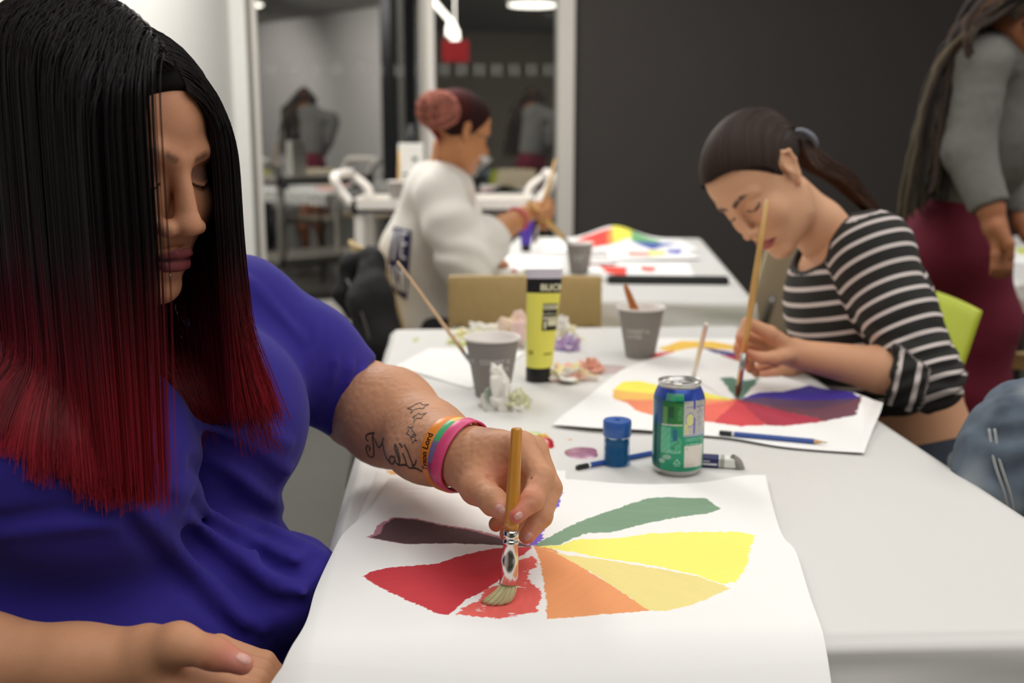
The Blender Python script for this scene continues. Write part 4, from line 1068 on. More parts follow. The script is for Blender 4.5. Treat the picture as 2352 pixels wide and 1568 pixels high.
core = lambda P: smin(smin(torso_a(P) + .020, sleeve_core(P, -.010), .02), chain(TA.to(P), [(.17, -.01, .965), (.27, .0, .82), (.28, .06, .745)], [.055, .050, .046], .03), .03)
V4, F4 = surf(core, (-.80, .66, .40), (-.10, 1.46, 1.10), .012)
V, F = joinVF([(V1, F1), (V2, F2), (V3, F3), (V4, F4)])
C = np.concatenate([C1, C2, C3, np.tile(lin((166, 112, 82)), (len(V4), 1))])
body = mesh_np('body', V, F, M['skin_a'], FA, C)
# nails
def nail(parent, f, px, D, rl, rw, rgbm, ang):
    """thin curved nail hugging the fingertip surface seen at px"""
    o = np.array([0, 0, CZ]); U = []
    n = 9; g = []
    ca, sa = math.cos(ang), math.sin(ang)
    for i in range(n):
        row = []
        for j in range(n):
            u = (i / (n - 1) * 2 - 1); v = (j / (n - 1) * 2 - 1)
            k = max(abs(u), abs(v)); rr = math.hypot(u, v) + 1e-9; sc = (k / rr) ** .6 if rr > 1 else 1
            du, dv = u * rl * sc, v * rw * sc
            x = px[0] + du * ca - dv * sa; y = px[1] + du * sa + dv * ca
            d = ray(x, y); d /= np.linalg.norm(d); t = D - .06
            for _ in range(40):
                q = float(f((o + d * t)[None])[0]); t += q * .7
                if abs(q) < .0002: break
            row.append(o + d * (t - .0006 + .0008 * (u * u + v * v) * .5))
        g.append(row)
    return MB().grid(np.array(g)).build('fingernail', M['nail'], parent, True)
for px, D, rl, rw, ang in (((1150, 1168), .97, 13, 8.5, .55), ((1191, 1184), .95, 11, 7.5, 2.5), ((1213, 1232), .98, 11, 7.5, 2.25)):
    nail(FA, hand_a, px, D, rl, rw, M['nail'], ang)
nail(FA, rest_a, (560, 1512), .82, 18, 11, M['nail'], .35)
# nose stud and lip stud
M['stud'] = mat('silver_stud', (225, 225, 228), .15, metal=1)
for n_, p in (('nose_stud', (.0205, .0960, -.0395)), ('lip_stud', (.010, .0935, -.0840))):
    q = HA.w(*p); b = MB(); b.lathe([(.0001, .0012), (.0009, .0009), (.0013, 0), (.0009, -.0009), (.0001, -.0012)], q, 10); b.build(n_, M['stud'], FA, True)
# ---- hair: strands slide off the parting, over the head, down to the dress
def hairhead(P):
    L = HA.to(P)
    d = ell(L, (0, -.022, .040), (.0745, .093, .079)); d = smin(d, ell(L, (0, .022, .035), (.063, .061, .063)), .03)
    d = smin(d, ell(L, (0, .020, -.040), (.060, .062, .066)), .025)
    return d
def grow(N, side, seed, s_rng, off_rng, zend, lat=.03, k0=.06, k1=.062, latk=1.0, steps=64, step=.0105, spread=1.0, clumps=70, clumpk=.55, keep=30, drift=(0, 0, 0)):
    rg = np.random.default_rng(seed)
    s = rg.uniform(*s_rng, N); off = rg.uniform(*off_rng, N); fan = rg.uniform(.0, 2.0, (N, 1))
    # the parting from the forehead over the crown to the back of the head
    A = np.linspace(0, 1, 60); pr2 = resample(spline(np.array([(0, .069, .070), (0, .052, .094), (0, .020, .112), (0, -.02, .121), (0, -.06, .115), (0, -.095, .090), (0, -.115, .05), (0, -.118, 0), (0, -.105, -.05)]), 80), 60); part = pr2
    ps = np.stack([np.interp(s, A, part[:, k]) for k in range(3)], 1); ps[:, 0] = side * (.0008 + lat * rg.uniform(0, 1, N) ** 2.2); ps[:, 2] -= np.abs(ps[:, 0]) * .25
    P = HA.out(ps)
    for _ in range(3): P = P + normals_of(hairhead, P) * (np.minimum(off, .004) - hairhead(P))[:, None]
    Xd = HA.R[:, 0] * side
    G = np.array([0, 0, -1.])
    V = np.tile(Xd, (N, 1)) + HA.R[:, 1] * ((-.40 - .7 * s) if side > 0 else (.02 - .3 * s))[:, None]
    out = [P.copy()]; L_ = np.zeros(N)
    for i in range(steps):
        k = min(1, k0 + i * k1)
        d = V * (1 - k) + G * k + np.array(drift) * fan * min(2.2, (i / 24.) ** 2.5); d /= np.linalg.norm(d, axis=1)[:, None]
        Pn = P + d * step
        f1 = hairhead(Pn); m = f1 < off
        if m.any():
            nn = normals_of(hairhead, Pn[m]); Pn[m] += nn * (off[m] - f1[m])[:, None]
        f2 = dress_base(Pn); m = f2 < .004 + off * .5
        if m.any():
            nn = normals_of(dress_base, Pn[m]); Pn[m] += nn * (.004 + off[m] * .5 - f2[m])[:, None]
        v = (Pn - P); V = v / (np.linalg.norm(v, axis=1)[:, None] + 1e-9)
        P = Pn; out.append(P.copy())
    Q = np.stack(out, 1)                                   # N x T x 3
    for _ in range(5): Q[:, 1:-1] = .25 * Q[:, :-2] + .5 * Q[:, 1:-1] + .25 * Q[:, 2:]
    # gather into locks
    cid = rg.integers(0, clumps, N); gs = np.linspace(s_rng[0], s_rng[1], clumps) + rg.normal(0, .004, clumps)
    order = np.argsort(s); rank = np.empty(N, int); rank[order] = np.arange(N); cid = np.minimum((rank / N * clumps).astype(int), clumps - 1)
    T = Q.shape[1]; tt = np.linspace(0, 1, T)
    for c in range(clumps):
        m = cid == c
        if m.sum() < 3: continue
        g = Q[m].mean(0); wob = .0016 * np.stack([np.sin(tt * (5 + c % 5) + c), np.cos(tt * (4 + c % 3) + c * 2), 0 * tt], 1) * (tt ** 1.2)[:, None] * 2
        kk = (clumpk * np.clip((tt - .35) / .65, 0, 1) ** 1.1)[None, :, None]
        Q[m] = Q[m] * (1 - kk) + (g + wob)[None] * kk + wob[None] * .4
    Q[:, :, :2] += .0006 * rg.normal(0, 1, (N, 1, 2)) * tt[None, :, None]
    # stop each strand at its own length
    ze = zend(Q[:, -1, 0], cid, rg)
    res = []
    for i in range(N):
        z = Q[i, :, 2]; e = np.argmax(z < ze[i]) if (z < ze[i]).any() else T - 1
        e = max(e, 6); res.append(resample(Q[i, :e + 1], keep))
    return np.stack(res), cid, s
def strands_mesh(name, Q, rad, colf, m, parent, seg=3):
    N, T = Q.shape[:2]
    Tn = np.gradient(Q, axis=1); Tn /= np.linalg.norm(Tn, axis=2)[..., None] + 1e-9
    ref = np.array([.3, -1, .1]); A = np.cross(Tn, ref); A /= np.linalg.norm(A, axis=2)[..., None] + 1e-9; B = np.cross(Tn, A)
    tt = np.linspace(0, 1, T); r = rad * (1 - .55 * tt ** 2)
    V = np.stack([Q + (A * math.cos(a) + B * math.sin(a)) * r[None, :, None] for a in np.arange(seg) * 2 * PI / seg], 2).reshape(-1, 3)
    i = np.arange(N)[:, None, None] * T * seg; j = np.arange(T - 1)[None, :, None] * seg; k = np.arange(seg)[None, None]; k2 = (k + 1) % seg
    F = np.stack([i + j + k, i + j + k2, i + j + seg + k2, i + j + seg + k], -1).reshape(-1, 4)
    C = np.repeat(colf(Q).reshape(-1, 3), seg, axis=0)
    return mesh_np(name, V, F, m, parent, C)
def ombre(cid, seed, z0=1.085, z1=.935):
    rg = np.random.default_rng(seed); sh = rg.normal(0, .022, 400) + .045 * np.sin(np.arange(400) * .23) * 0 + np.linspace(-.01, .10, 400) * 1.0; br = rg.uniform(.55, 1.25, 400)
    def f(Q):
        z = Q[..., 2]; t = np.clip((z0 + sh[cid][:, None] - z) / (z0 - z1), 0, 1)[..., None] ** 1.3
        st = rg.uniform(.7, 1.3, (len(Q), 1, 1))
        return (lin((24, 17, 19)) * (1 - t) + lin((172, 38, 50)) * t * br[cid][:, None, None]) * st + lin((44, 14, 20)) * np.clip((1.10 - z) / .1, 0, 1)[..., None] * .35
    return f
def zn(x, cid, rg):
    c = np.random.default_rng(5).normal(0, .011, 400)[cid]; return np.interp(x, [-.52, -.42, -.36, -.29], [.948, .928, .892, .868]) + c + rg.normal(0, .004, len(x))
def zf(x, cid, rg):
    c = np.random.default_rng(6).normal(0, .010, 400)[cid]; return np.interp(x, [-.34, -.28, -.24], [.88, .868, .905]) + c + rg.normal(0, .004, len(x))
Q, cid, s = grow(int(13000 / HQ ** 1.5), 1, 11, (0.055, .98), (.002, .018), zn, clumps=110, clumpk=.42, lat=.035)
strands_mesh('hair', Q, .00045 * HQ, ombre(cid, 1), M['hair_a'], FA)
Q, cid, s = grow(int(5000 / HQ ** 1.5), -1, 12, (0.0, .98), (.002, .008), zf, clumps=50, lat=.055, k0=.22, k1=.09, drift=(.09, .03, 0))
strands_mesh('hair', Q, .00045 * HQ, ombre(cid, 2), M['hair_a'], FA)
# scalp cover under the strands
def scalp(P):
    L = HA.to(P); d = hairhead(P) - .0035
    d = sint(d, -((L[:, 1] - .052) * .75 + (.060 - L[:, 2]) * .66 + .0 + .006 * 0), .004) if False else d
    cut = (L[:, 1] - .066) * .80 - (L[:, 2] - .066) * .62                     # keeps the face free
    return sint(d, cut, .004)
V, F = surf(scalp, HA.o + (-.16, -.16, -.16), HA.o + (.16, .16, .16), .003)
mesh_np('scalp_hair', V, F, mat('scalp_dark', (16, 12, 12), .9, spec=.1), FA, np.tile(lin((20, 14, 15)), (len(V), 1)))
# ================================================================= BRISTLE BRUSH in the hand
tip = PZ(1166, 1384, TZ + .007); top = PD(1187, 982, .972)
d_ = (top - tip); Lb = np.linalg.norm(d_); d_ /= Lb; P_ = lambda s: tip + d_ * s
t = thing('paintbrush', 'amber-handled bristle brush held upright, splayed on the red wedge', 'paintbrush', tip, 'paintbrushes')
MB().tube([P_(.066), P_(.075), P_(.095), P_(.13), P_(Lb - .002), P_(Lb)], [.0060, .0070, .0066, .0056, .0052, .0042], 20).build('handle', M['amber'], t, True)
MB().tube([P_(.0175), P_(.018), P_(.040), P_(.054), P_(.0545), P_(.057), P_(.0575), P_(.060), P_(.0605), P_(.0665), P_(.067)], [.0078, .0085, .0080, .0066, .0072, .0072, .0066, .0066, .0071, .0068, .0060], 24).build('ferrule', mat('ferrule_chrome', (215, 210, 205), .18, metal=1), t, True)
rg = np.random.default_rng(3); N = 1500
a = rg.uniform(0, 2 * PI, N); rr = np.sqrt(rg.uniform(0, 1, N)) * .0072
st = P_(.019) + np.stack([rr * np.cos(a), rr * np.sin(a) * .8, 0 * a], 1)
en = np.array([tip[0], tip[1], 0]) + np.stack([-.008 + rr * np.cos(a) * 1.9 - .0035, rr * np.sin(a) * 1.3 - .002, TZ + .0075 + rg.uniform(0, .002, N)], 1)
u = np.linspace(0, 1, 8)[None, :, None]; mid = (st + en) / 2 + np.array([.0045, 0, -.001])
Q = (1 - u) ** 2 * st[:, None] + 2 * u * (1 - u) * mid[:, None] + u * u * en[:, None]
def bc(Q):
    t_ = np.clip((np.linspace(0, 1, 8) - .86) * 8, 0, 1)[None, :, None]; v = rg.uniform(.75, 1.2, (len(Q), 1, 1))
    return lin((236, 230, 178)) * v * (1 - t_) + lin((190, 60, 60)) * t_
strands_mesh('bristles', Q, .00022, bc, mat('bristle_hair', (200, 190, 140), .6, attr='Col'), t)

# ---- tattoos and wristbands
M['ink'] = mat('tattoo_ink', (72, 54, 46), .6)
SX = lambda L: [(817 + x / 7.3, 900 + y / 7.127) for x, y in L]
INK = [SX(L) for L in (
    [(320, 660), (200, 690), (175, 760), (215, 800)], [(318, 660), (285, 740), (302, 900), (300, 1050), (230, 1050), (180, 950), (190, 880), (240, 900), (230, 960)],
    [(300, 740), (340, 820), (380, 900), (430, 870), (470, 745)], [(470, 745), (460, 830), (480, 960), (520, 1080), (570, 1150)],
    [(645, 1060), (590, 1050), (570, 1120), (610, 1180), (660, 1120), (650, 1050), (680, 1150), (720, 1190)],
    [(720, 1190), (745, 1100), (710, 950), (670, 850), (655, 900), (690, 1000), (740, 1140)], [(740, 835), (765, 865), (790, 900)], [(790, 1000), (830, 1090), (855, 1180)],
    [(820, 860), (870, 950), (920, 1080), (960, 1180), (995, 1250)], [(1020, 1110), (1000, 1180), (950, 1200)], [(720, 1195), (850, 1195), (900, 1240), (1000, 1245), (1100, 1290), (1200, 1330)])]
STAR = [SX(L) for L in (
    [(870, 265), (960, 235), (1000, 200), (1090, 175), (1120, 210), (1230, 205), (1150, 240), (1140, 270), (1060, 270), (980, 290), (920, 350), (950, 290), (870, 265)],
    [(960, 410), (1010, 385), (1060, 340), (1080, 370), (1190, 345), (1120, 390), (1110, 430), (1020, 430), (975, 500), (990, 430), (960, 410)],
    [(880, 560), (930, 590), (965, 545), (950, 620), (1020, 700), (960, 690), (930, 760), (910, 700), (850, 680), (890, 640), (880, 560)],
    [(930, 720), (980, 730), (1020, 700), (1000, 760), (1030, 790), (985, 790), (955, 840), (945, 780), (930, 720)])]
def on_skin(f, px, n, smooth=True, out=-.0001):
    P = np.array([(a, b_, 0) for a, b_ in px]); P = (spline(P, n) if smooth else resample(P, n))[:, :2]
    D = np.stack([ray(x, y) for x, y in P]); D /= np.linalg.norm(D, axis=1)[:, None]; t = np.full(len(D), .85); o = np.array([0, 0, CZ])
    for _ in range(70): t += f(o + D * t[:, None]) * .75
    W = o + D * t[:, None]; return W + normals_of(f, W) * out
b = MB()
for L in INK: b.tube(on_skin(hand_a, L, 10 * len(L)), .00115, 5)
b.build('name_tattoo', M['ink'], FA, True)
b = MB()
for L in STAR: b.tube(on_skin(hand_a, L, 8 * len(L), False), .0008, 5)
b.build('star_tattoo', mat('star_ink', (112, 92, 80), .6), FA, True)
up_a = PD(985, 1010, 1.20); axis = W_A - up_a; AL = np.linalg.norm(axis); axis /= AL
vd = ray(1040, 1030); vd /= np.linalg.norm(vd); bax = axis - .80 * (axis @ vd) * vd; bax /= np.linalg.norm(bax)
def band(name, label, at, width, m, off, tilt=(0, 0), text=None, cols=None, tm=None, group='silicone wristbands'):
    n_ = bax + np.array([tilt[0], 0, tilt[1]]); n_ /= np.linalg.norm(n_)
    c = up_a + axis * AL * at; e1 = np.cross(n_, [0, 0, 1.]); e1 /= np.linalg.norm(e1); e2 = np.cross(n_, e1)
    th = np.arange(72) * 2 * PI / 72; dr = np.cos(th)[:, None] * e1 + np.sin(th)[:, None] * e2
    R_ = np.zeros(72)
    for w_ in (-.5, 0, .5):
        r = np.full(72, .07)
        for _ in range(60): r -= hand_a(c + n_ * w_ * width + dr * r[:, None]) * .8
        R_ = np.maximum(R_, r)
    R_ = np.convolve(np.r_[R_[-6:], R_, R_[:6]], np.ones(13) / 13, 'valid'); R_ = R_ + off
    prof = [(-.5, .0), (-.5, .0014), (-.42, .0020), (.42, .0020), (.5, .0014), (.5, .0), (-.5, 0)]
    G = np.stack([c + n_ * p * width + dr * (R_ + q)[:, None] for p, q in prof], 1); G = np.concatenate([G, G[:1]])
    o = MB(); C = None
    if cols is not None:
        out = -(c - np.array([0, 0, CZ])); out /= np.linalg.norm(out); a0 = math.atan2(out @ e2, out @ e1); tg = -math.sin(a0) * e1 + math.cos(a0) * e2; sg = 1 if tg[2] > 0 else -1
        rel = [((k / 72 * 2 * PI - a0) * sg + PI) % (2 * PI) - PI for k in range(73)]
        C = np.repeat(np.array([lin(cols[int(np.searchsorted([-1.6, -.5, .15, .9, 2.0], r_))]) for r_ in rel]), len(prof), axis=0)
    t = thing('wristband', label, 'wristband', c, group)
    o.grid(G).build('band', m, t, True, colors=C)
    if text:
        V, F = text_mesh(text[0], text[1], .0002); arc = R_.mean() + .002
        V2 = []
        xm = (V[:, 0].min() + V[:, 0].max()) / 2; out = -(c - np.array([0, 0, CZ])); out /= np.linalg.norm(out)
        a0 = math.atan2(out @ e2, out @ e1) + text[2]; tg = -math.sin(a0) * e1 + math.cos(a0) * e2; sg = 1 if tg[2] > 0 else -1
        ys = 1 if np.cross(math.cos(a0) * e1 + math.sin(a0) * e2, tg * sg) @ n_ > 0 else -1
        for v in V:
            a = a0 + sg * (v[0] - xm) / arc; k = (a / (2 * PI) * 72) % 72; k0 = int(k); r = R_[k0] * (1 - k + k0) + R_[(k0 + 1) % 72] * (k - k0)
            V2.append(c + n_ * (v[1] * ys) + (math.cos(a) * e1 + math.sin(a) * e2) * (r + .0023))
        MB().add(np.array(V2), F).build('lettering', tm, t)
    return c, e1, e2
M['sil_o'] = mat('orange_silicone', (238, 140, 40), .4); M['sil_p'] = mat('pink_silicone', (222, 74, 126), .4); M['sil_m'] = mat('rainbow_silicone', (200, 200, 60), .4, attr='Col')
c, e1, e2 = band('wristband', 'orange wristband lettered Tyson Lord, highest on the tattooed forearm', .80, .0125, M['sil_o'], .0008, (0, .12), ('Tyson Lord', .0098, 0.25), tm=M['black'])
band('wristband', 'wristband of yellow, green and lilac segments, between the orange and the pink one', .97, .0095, M['sil_m'], .0022, (0, .10), cols=[(240, 196, 70), (170, 60, 100), (124, 112, 160), (76, 176, 116), (244, 200, 84), (240, 160, 60)])
band('wristband', 'pink wristband nearest the brush hand', 1.10, .0125, M['sil_p'], .0030, (0, .05))
# ================================================================= PERSON IN THE STRIPED TOP
def skin(name, rgb, **k): return mat(name, rgb, .55, spec=.35, sss=.12, attr='Col', **k)
M['skin_b'] = skin('skin_light', (214, 164, 128))
def stripe_mat(name, dark, light, width=.25):
    """knit with stripes: the vertex attribute carries a running measure along trunk or arm"""
    m, nt, b = _new(name); L = nt.links.new
    a = nt.nodes.new('ShaderNodeAttribute'); a.attribute_name = 'Col'
    sp = nt.nodes.new('ShaderNodeSeparateColor'); L(a.outputs['Color'], sp.inputs[0])
    f = nt.nodes.new('ShaderNodeMath'); f.operation = 'FRACT'; L(sp.outputs[0], f.inputs[0])
    r = nt.nodes.new('ShaderNodeMath'); r.operation = 'LESS_THAN'; r.inputs[1].default_value = width; L(f.outputs[0], r.inputs[0])
    g = nt.nodes.new('ShaderNodeMath'); g.operation = 'MULTIPLY'; L(r.outputs[0], g.inputs[0]); L(sp.outputs[1], g.inputs[1])
    mx = nt.nodes.new('ShaderNodeMix'); mx.data_type = 'RGBA'; mx.inputs['A'].default_value = list(lin(dark)) + [1]; mx.inputs['B'].default_value = list(lin(light)) + [1]
    L(g.outputs[0], mx.inputs['Factor']); L(mx.outputs['Result'], b.inputs['Base Color']); b.inputs['Roughness'].default_value = .85
    n = nt.nodes.new('ShaderNodeTexNoise'); n.inputs['Scale'].default_value = 600
    bp = nt.nodes.new('ShaderNodeBump'); bp.inputs['Strength'].default_value = .3; bp.inputs['Distance'].default_value = .001; L(n.outputs['Fac'], bp.inputs['Height']); L(bp.outputs[0], b.inputs['Normal'])
    return m
M['stripes'] = stripe_mat('striped_knit', (36, 35, 32), (222, 210, 206), .27)
FB = thing('person', 'person in black and white striped top with dark ponytail, bent over the sprout painting', 'person', (.78, 1.98, 0))
HB = Frame((0, 0, 0), (-.58, -.53, -.64), (-.60, 0, .75), .98)
HB.o = PD(1728, 480, 1.87) - HB.w(-.0315, .078, -.004)
SB = PD(2005, 580, 1.86); EB = PD(2128, 868, 1.74); WB = PD(1826, 812, 1.80)        # left arm, nearer the camera
SR = PD(1905, 640, 2.16); ER = PD(1960, 850, 2.20); WR = PD(1880, 845, 2.02)          # right arm behind
NB = PD(1925, 560, 1.98); PBm = PD(1990, 720, 1.96); PBw = PD(2075, 960, 1.95); PBh = PD(2110, 1060, 1.95)
def trunkB(P, off=0.0):
    d = chain(P, [PD(1965, 640, 1.97), PBm, PD(2040, 850, 1.95), PBw], [.100 + off, .105 + off, .100 + off, .098 + off], .05)
    d = smin(d, ell(P, PD(1930, 700, 1.99), (.09 + off, .13 + off, .10 + off)), .05)
    d = smin(d, chain(P, [SR, PD(1955, 590, 2.0), SB], [.055 + off, .06 + off, .057 + off], .03), .05)
    return d
def armB(P, off=0.0): return chain(P, [SB, SB + (EB - SB) * .5 + (.0, 0, .0), EB], [.055 + off, .049 + off, .044 + off], .02)
def foreB(P, off=0.0): return chain(P, [EB, EB + (WB - EB) * .3, WB], [.043 + off, .041 + off, .024 + off], .01)
def armR(P, off=0.0): return chain(P, [SR, ER, WR], [.055 + off, .044 + off, .030 + off], .02)
FH = (WB - EB) / np.linalg.norm(WB - EB)
def shirtB_parts(P):
    t = trunkB(P, .006); a = armB(P, .010); f = sint(foreB(P, .011), (P - (EB + (WB - EB) * .27)) @ FH, .006)
    r = sint(armR(P, .010), (P - WR) @ ((WR - ER) / np.linalg.norm(WR - ER)) + .06, .006)
    return t, a, f, r
hemn_b = np.array([.35, 0, -1.]); hemn_b /= np.linalg.norm(hemn_b)
HEMB = PD(2060, 925, 1.9)
LB = None
def shirtB(P):
    t, a, f, r = shirtB_parts(P)
    t = sint(t, (P - HEMB) @ hemn_b + .01 * np.sin(P[:, 1] * 20), .012)
    t = ssub(t, cap(P, PD(1905, 560, 1.97), PD(1860, 500, 1.95), .072, .085), .01)
    d = smin(smin(smin(t, a, .03), f, .022), r, .03)
    m = np.abs(d) < .04
    if m.any():
        Q = P[m]; e = d[m]; k = np.exp(-(np.linalg.norm(Q - EB, axis=1) / .10) ** 2)
        e = e + (.0045 * np.sin((Q @ (FH * .4 + np.array([0, 0, 1.]))) * 210 + vnoise(Q * 18, 3) * 3)) * k + .0025 * vnoise(Q * 26, 6)
        d = d.copy(); d[m] = e
    return d
V, F = surf(shirtB, (.42, 1.60, .58), (1.02, 2.34, 1.10), .0042 * HQ)
aa_ = (EB - SB) / np.linalg.norm(EB - SB); ar_ = (ER - SR) / np.linalg.norm(ER - SR)
t, a, f, r = shirtB_parts(V)
ax = PBw - PD(1965, 600, 1.97); ax /= np.linalg.norm(ax)
st = (V - NB) @ (ax * .75 + np.array([0, 0, -1]) * .25) / .0265
ca = (V - SB) @ aa_ / .0255 + .3; cf = (V - EB) @ FH / .030 + .5; cr = (V - SR) @ ar_ / .026
sel = np.argmin(np.stack([t - .002, a, f, r]), 0)
la = (V - SB) @ aa_; da = np.linalg.norm(V - SB - la[:, None] * aa_, axis=1)
sel[(sel < 2)] = np.where((la > -.045) & (da < .078) & (V[:, 1] < SB[1] + .045), 1, 0)[sel < 2]
ph = np.choose(sel, [st, ca, cf, cr])
on = np.ones(len(V)); on[(sel == 2) & ((V - EB) @ FH > .052)] = 0
on[(sel == 0) & ((V - HEMB) @ hemn_b > -.03)] = 0
on[np.minimum(np.linalg.norm(V - PD(1905, 560, 1.97), axis=1) * 0 + cap(V, PD(1905, 560, 1.97), PD(1860, 500, 1.95), .072, .085), 9) < .012] = 0
mesh_np('striped_top', V, F, M['stripes'], FB, np.stack([ph + 50, on, on * 0], 1))
def neckB(P):
    L = HB.to(P); d = head_sdf(L, dict(full=-.35, nose=.88, nout=-.005, lips=.95)) * .98
    return smin(d, chain(P, [HB.w(0, -.02, -.06), PD(1880, 520, 1.97), PD(1950, 610, 1.98)], [.046, .046, .062], .02), .02)
def handB(P):
    q = lambda x, y, D: PD(x, y, D)
    d = chain(P, [EB, EB + (WB - EB) * .35, WB], [.040, .038, .0235], .012)
    MC = [q(1768, 765, 1.775), q(1752, 785, 1.80), q(1752, 800, 1.825), q(1762, 815, 1.845)]
    for m, r_ in zip(MC, (.0125, .0120, .0115, .0105)): d = smin(d, cap(P, WB, m, .0185, r_), .012)
    d = smin(d, chain(P, [q(1810, 815, 1.78), q(1778, 822, 1.765), q(1748, 822, 1.760), q(1722, 812, 1.762)], [.0145, .0120, .0095, .0075], .005), .008)
    d = smin(d, chain(P, [MC[0], q(1718, 742, 1.765), q(1702, 775, 1.755), q(1708, 808, 1.757)], [.0125, .0100, .0085, .0068], .004), .004)
    d = smin(d, chain(P, [MC[1], q(1706, 765, 1.80), q(1696, 800, 1.785), q(1708, 832, 1.775)], [.012, .0095, .0085, .0068], .004), .003)
    d = smin(d, chain(P, [MC[2], q(1712, 790, 1.83), q(1706, 822, 1.815), q(1722, 848, 1.80)], [.0115, .009, .008, .0066], .004), .003)
    d = smin(d, chain(P, [MC[3], q(1728, 815, 1.855), q(1722, 842, 1.84), q(1738, 860, 1.83)], [.0105, .0085, .0075, .006], .004), .003)
    return d
def handR(P):
    q = lambda x, y, D: PD(x, y, D)
    w_ = q(1850, 840, 1.99)
    d = chain(P, [ER, WR, w_], [.040, .028, .022], .01)
    for i, (x, y, D) in enumerate([(1790, 828, 1.95), (1785, 836, 1.97), (1790, 842, 1.99), (1800, 846, 2.01)]):
        m = q(x + 25, y - 2, D); d = smin(d, chain(P, [w_, m, q(x, y, D), q(x - 34, y + 10, D - .01), q(x - 55 + 4 * i, y + 18, D - .02)], [.018, .011, .0095, .0082, .0068], .004), .006)
    d = smin(d, chain(P, [w_, q(1815, 850, 1.94), q(1780, 858, 1.925), q(1748, 862, 1.915)], [.016, .0115, .0095, .0075], .004), .008)
    return d
V1, F1 = surf(neckB, (HB.o - .2), (HB.o + (.26, .2, .17)), .0026 * HQ)
C1 = face_color(HB.to(V1), (222, 172, 136), (178, 96, 92), (84, 60, 48), opt=dict(lips=.95, blush=(224, 150, 124), lash=(40, 28, 26), browk=1.0, lashw=.0022, broww=.003))
V2, F2 = surf(handB, (.34, 1.66, .74), (.72, 1.92, .96), .0024 * HQ)
V3, F3 = surf(handR, (.38, 1.86, .72), (.72, 2.28, .96), .0028 * HQ)
waist = lambda P: smin(smin(trunkB(P, -.006), chain(P, [PD(2040, 850, 1.95), PBw, PBh], [.094, .094, .118], .05), .03), smin(armB(P, -.004), armR(P, -.004), .02), .03)
V4, F4 = surf(waist, (.42, 1.62, .50), (1.02, 2.34, 1.08), .008)
V, F = joinVF([(V1, F1), (V2, F2), (V3, F3), (V4, F4)])
C = np.concatenate([C1] + [np.tile(lin((218, 164, 128)), (len(v), 1)) for v in (V2, V3, V4)])
o2 = len(V1)
for p, r_, k in ((PD(1708, 812, 1.75), .02, .5), (PD(1715, 845, 1.79), .02, .5), (PD(1705, 780, 1.76), .015, .3), (PD(1748, 862, 1.92), .03, .5)): tint(C, V, p, r_, (214, 120, 100), k)
mesh_np('body', V, F, M['skin_b'], FB, C)
M['jeans_dark'] = mat('dark_denim', (34, 42, 56), .85, var=.2, vscale=60, bump=.3, bscale=900)
def jeansB(P):
    d = smin(ell(P, PD(2110, 1075, 1.95), (.135, .165, .110)), None if False else 1e3 + 0 * P[:, 0], 0)
    for s_ in (-1, 1):
        hip = PD(2110, 1080, 1.95) + np.array([0, s_ * .085, -.03]); knee = hip + np.array([-.40, s_ * .05, .0]); foot = knee + np.array([.03, 0, -.44])
        foot[2] = .09
        d = smin(d, chain(P, [hip, knee, foot], [.085, .066, .045], .02), .04)
    d = sint(d, (P - PD(2090, 990, 1.9)) @ np.array([-.1, 0, .99]), .006)
    return d
V, F = surf(jeansB, (.20, 1.62, .03), (.98, 2.30, .72), .007 * HQ)
mesh_np('jeans', V, F, M['jeans_dark'], FB)
M['shoe'] = mat('dark_shoe', (40, 38, 38), .6)
def shoes(P_list, parent, m=None, d=(1, 0)):
    for p in P_list:
        b = MB(); a = math.atan2(d[1], d[0]); R = np.array(Matrix.Rotation(a, 3, 'Z'))
        pr_ = []
        for k, (x, w_, h_) in enumerate([(-.06, .030, .05), (-.03, .036, .075), (.02, .038, .075), (.08, .042, .055), (.14, .040, .035), (.17, .022, .018)]):
            aa = np.arange(17) * 2 * PI / 16; y = w_ * np.cos(aa); z = np.maximum(0, h_ * .5 + h_ * .5 * np.sin(aa))
            pr_.append(np.stack([np.full(17, x), y, z], 1) @ R.T + np.array([p[0], p[1], .002]))
        b.grid(np.array(pr_)); b.build('shoe', m or M['shoe'], parent, True)
hipb = PD(2110, 1080, 1.95)
shoes([(hipb[0] - .37, hipb[1] + s_ * .135) for s_ in (-1, 1)], FB, d=(-1, 0))
# hair: sleek cap, low ponytail, tie
M['hair_b'] = mat('dark_brown_hair', (52, 36, 28), .5, spec=.3, attr='Col')
def capB(P):
    L = HB.to(P)
    d = ell(L, (0, -.022, .042), (.0775, .0965, .0825)); d = smin(d, ell(L, (0, .020, .040), (.064, .062, .062)), .03)
    cut = (L[:, 1] - .048) * .86 - (L[:, 2] - .050) * .60; cut = np.maximum(cut, -(L[:, 2] + .035 + (L[:, 1]) * .35))
    e = sint(d, cut, .006)
    g = .0006 * np.sin(np.arctan2(L[:, 0], L[:, 2]) * 80 + vnoise(L * 30, 2) * 3)
    return ssub(e, ell(L, (-.078, -.012, .0), (.016, .020, .030)), .004) + g
V, F = surf(capB, HB.o - .16, HB.o + .16, .0028 * HQ)
Lh = HB.to(V); hv = (vnoise(np.stack([np.arctan2(Lh[:, 0], Lh[:, 2]) * 14, Lh[:, 1] * 4, Lh[:, 1] * 0], 1), 5) * .25 + 1)[:, None]
mesh_np('hair', V, F, M['hair_b'], FB, lin((40, 27, 21)) * hv)
baseB = capB
tieB = HB.w(-.012, -.116, -.006)
rg = np.random.default_rng(77); NQ = int(2600 / HQ)
th_ = rg.uniform(-1.42, 1.42, NQ); Sx = []
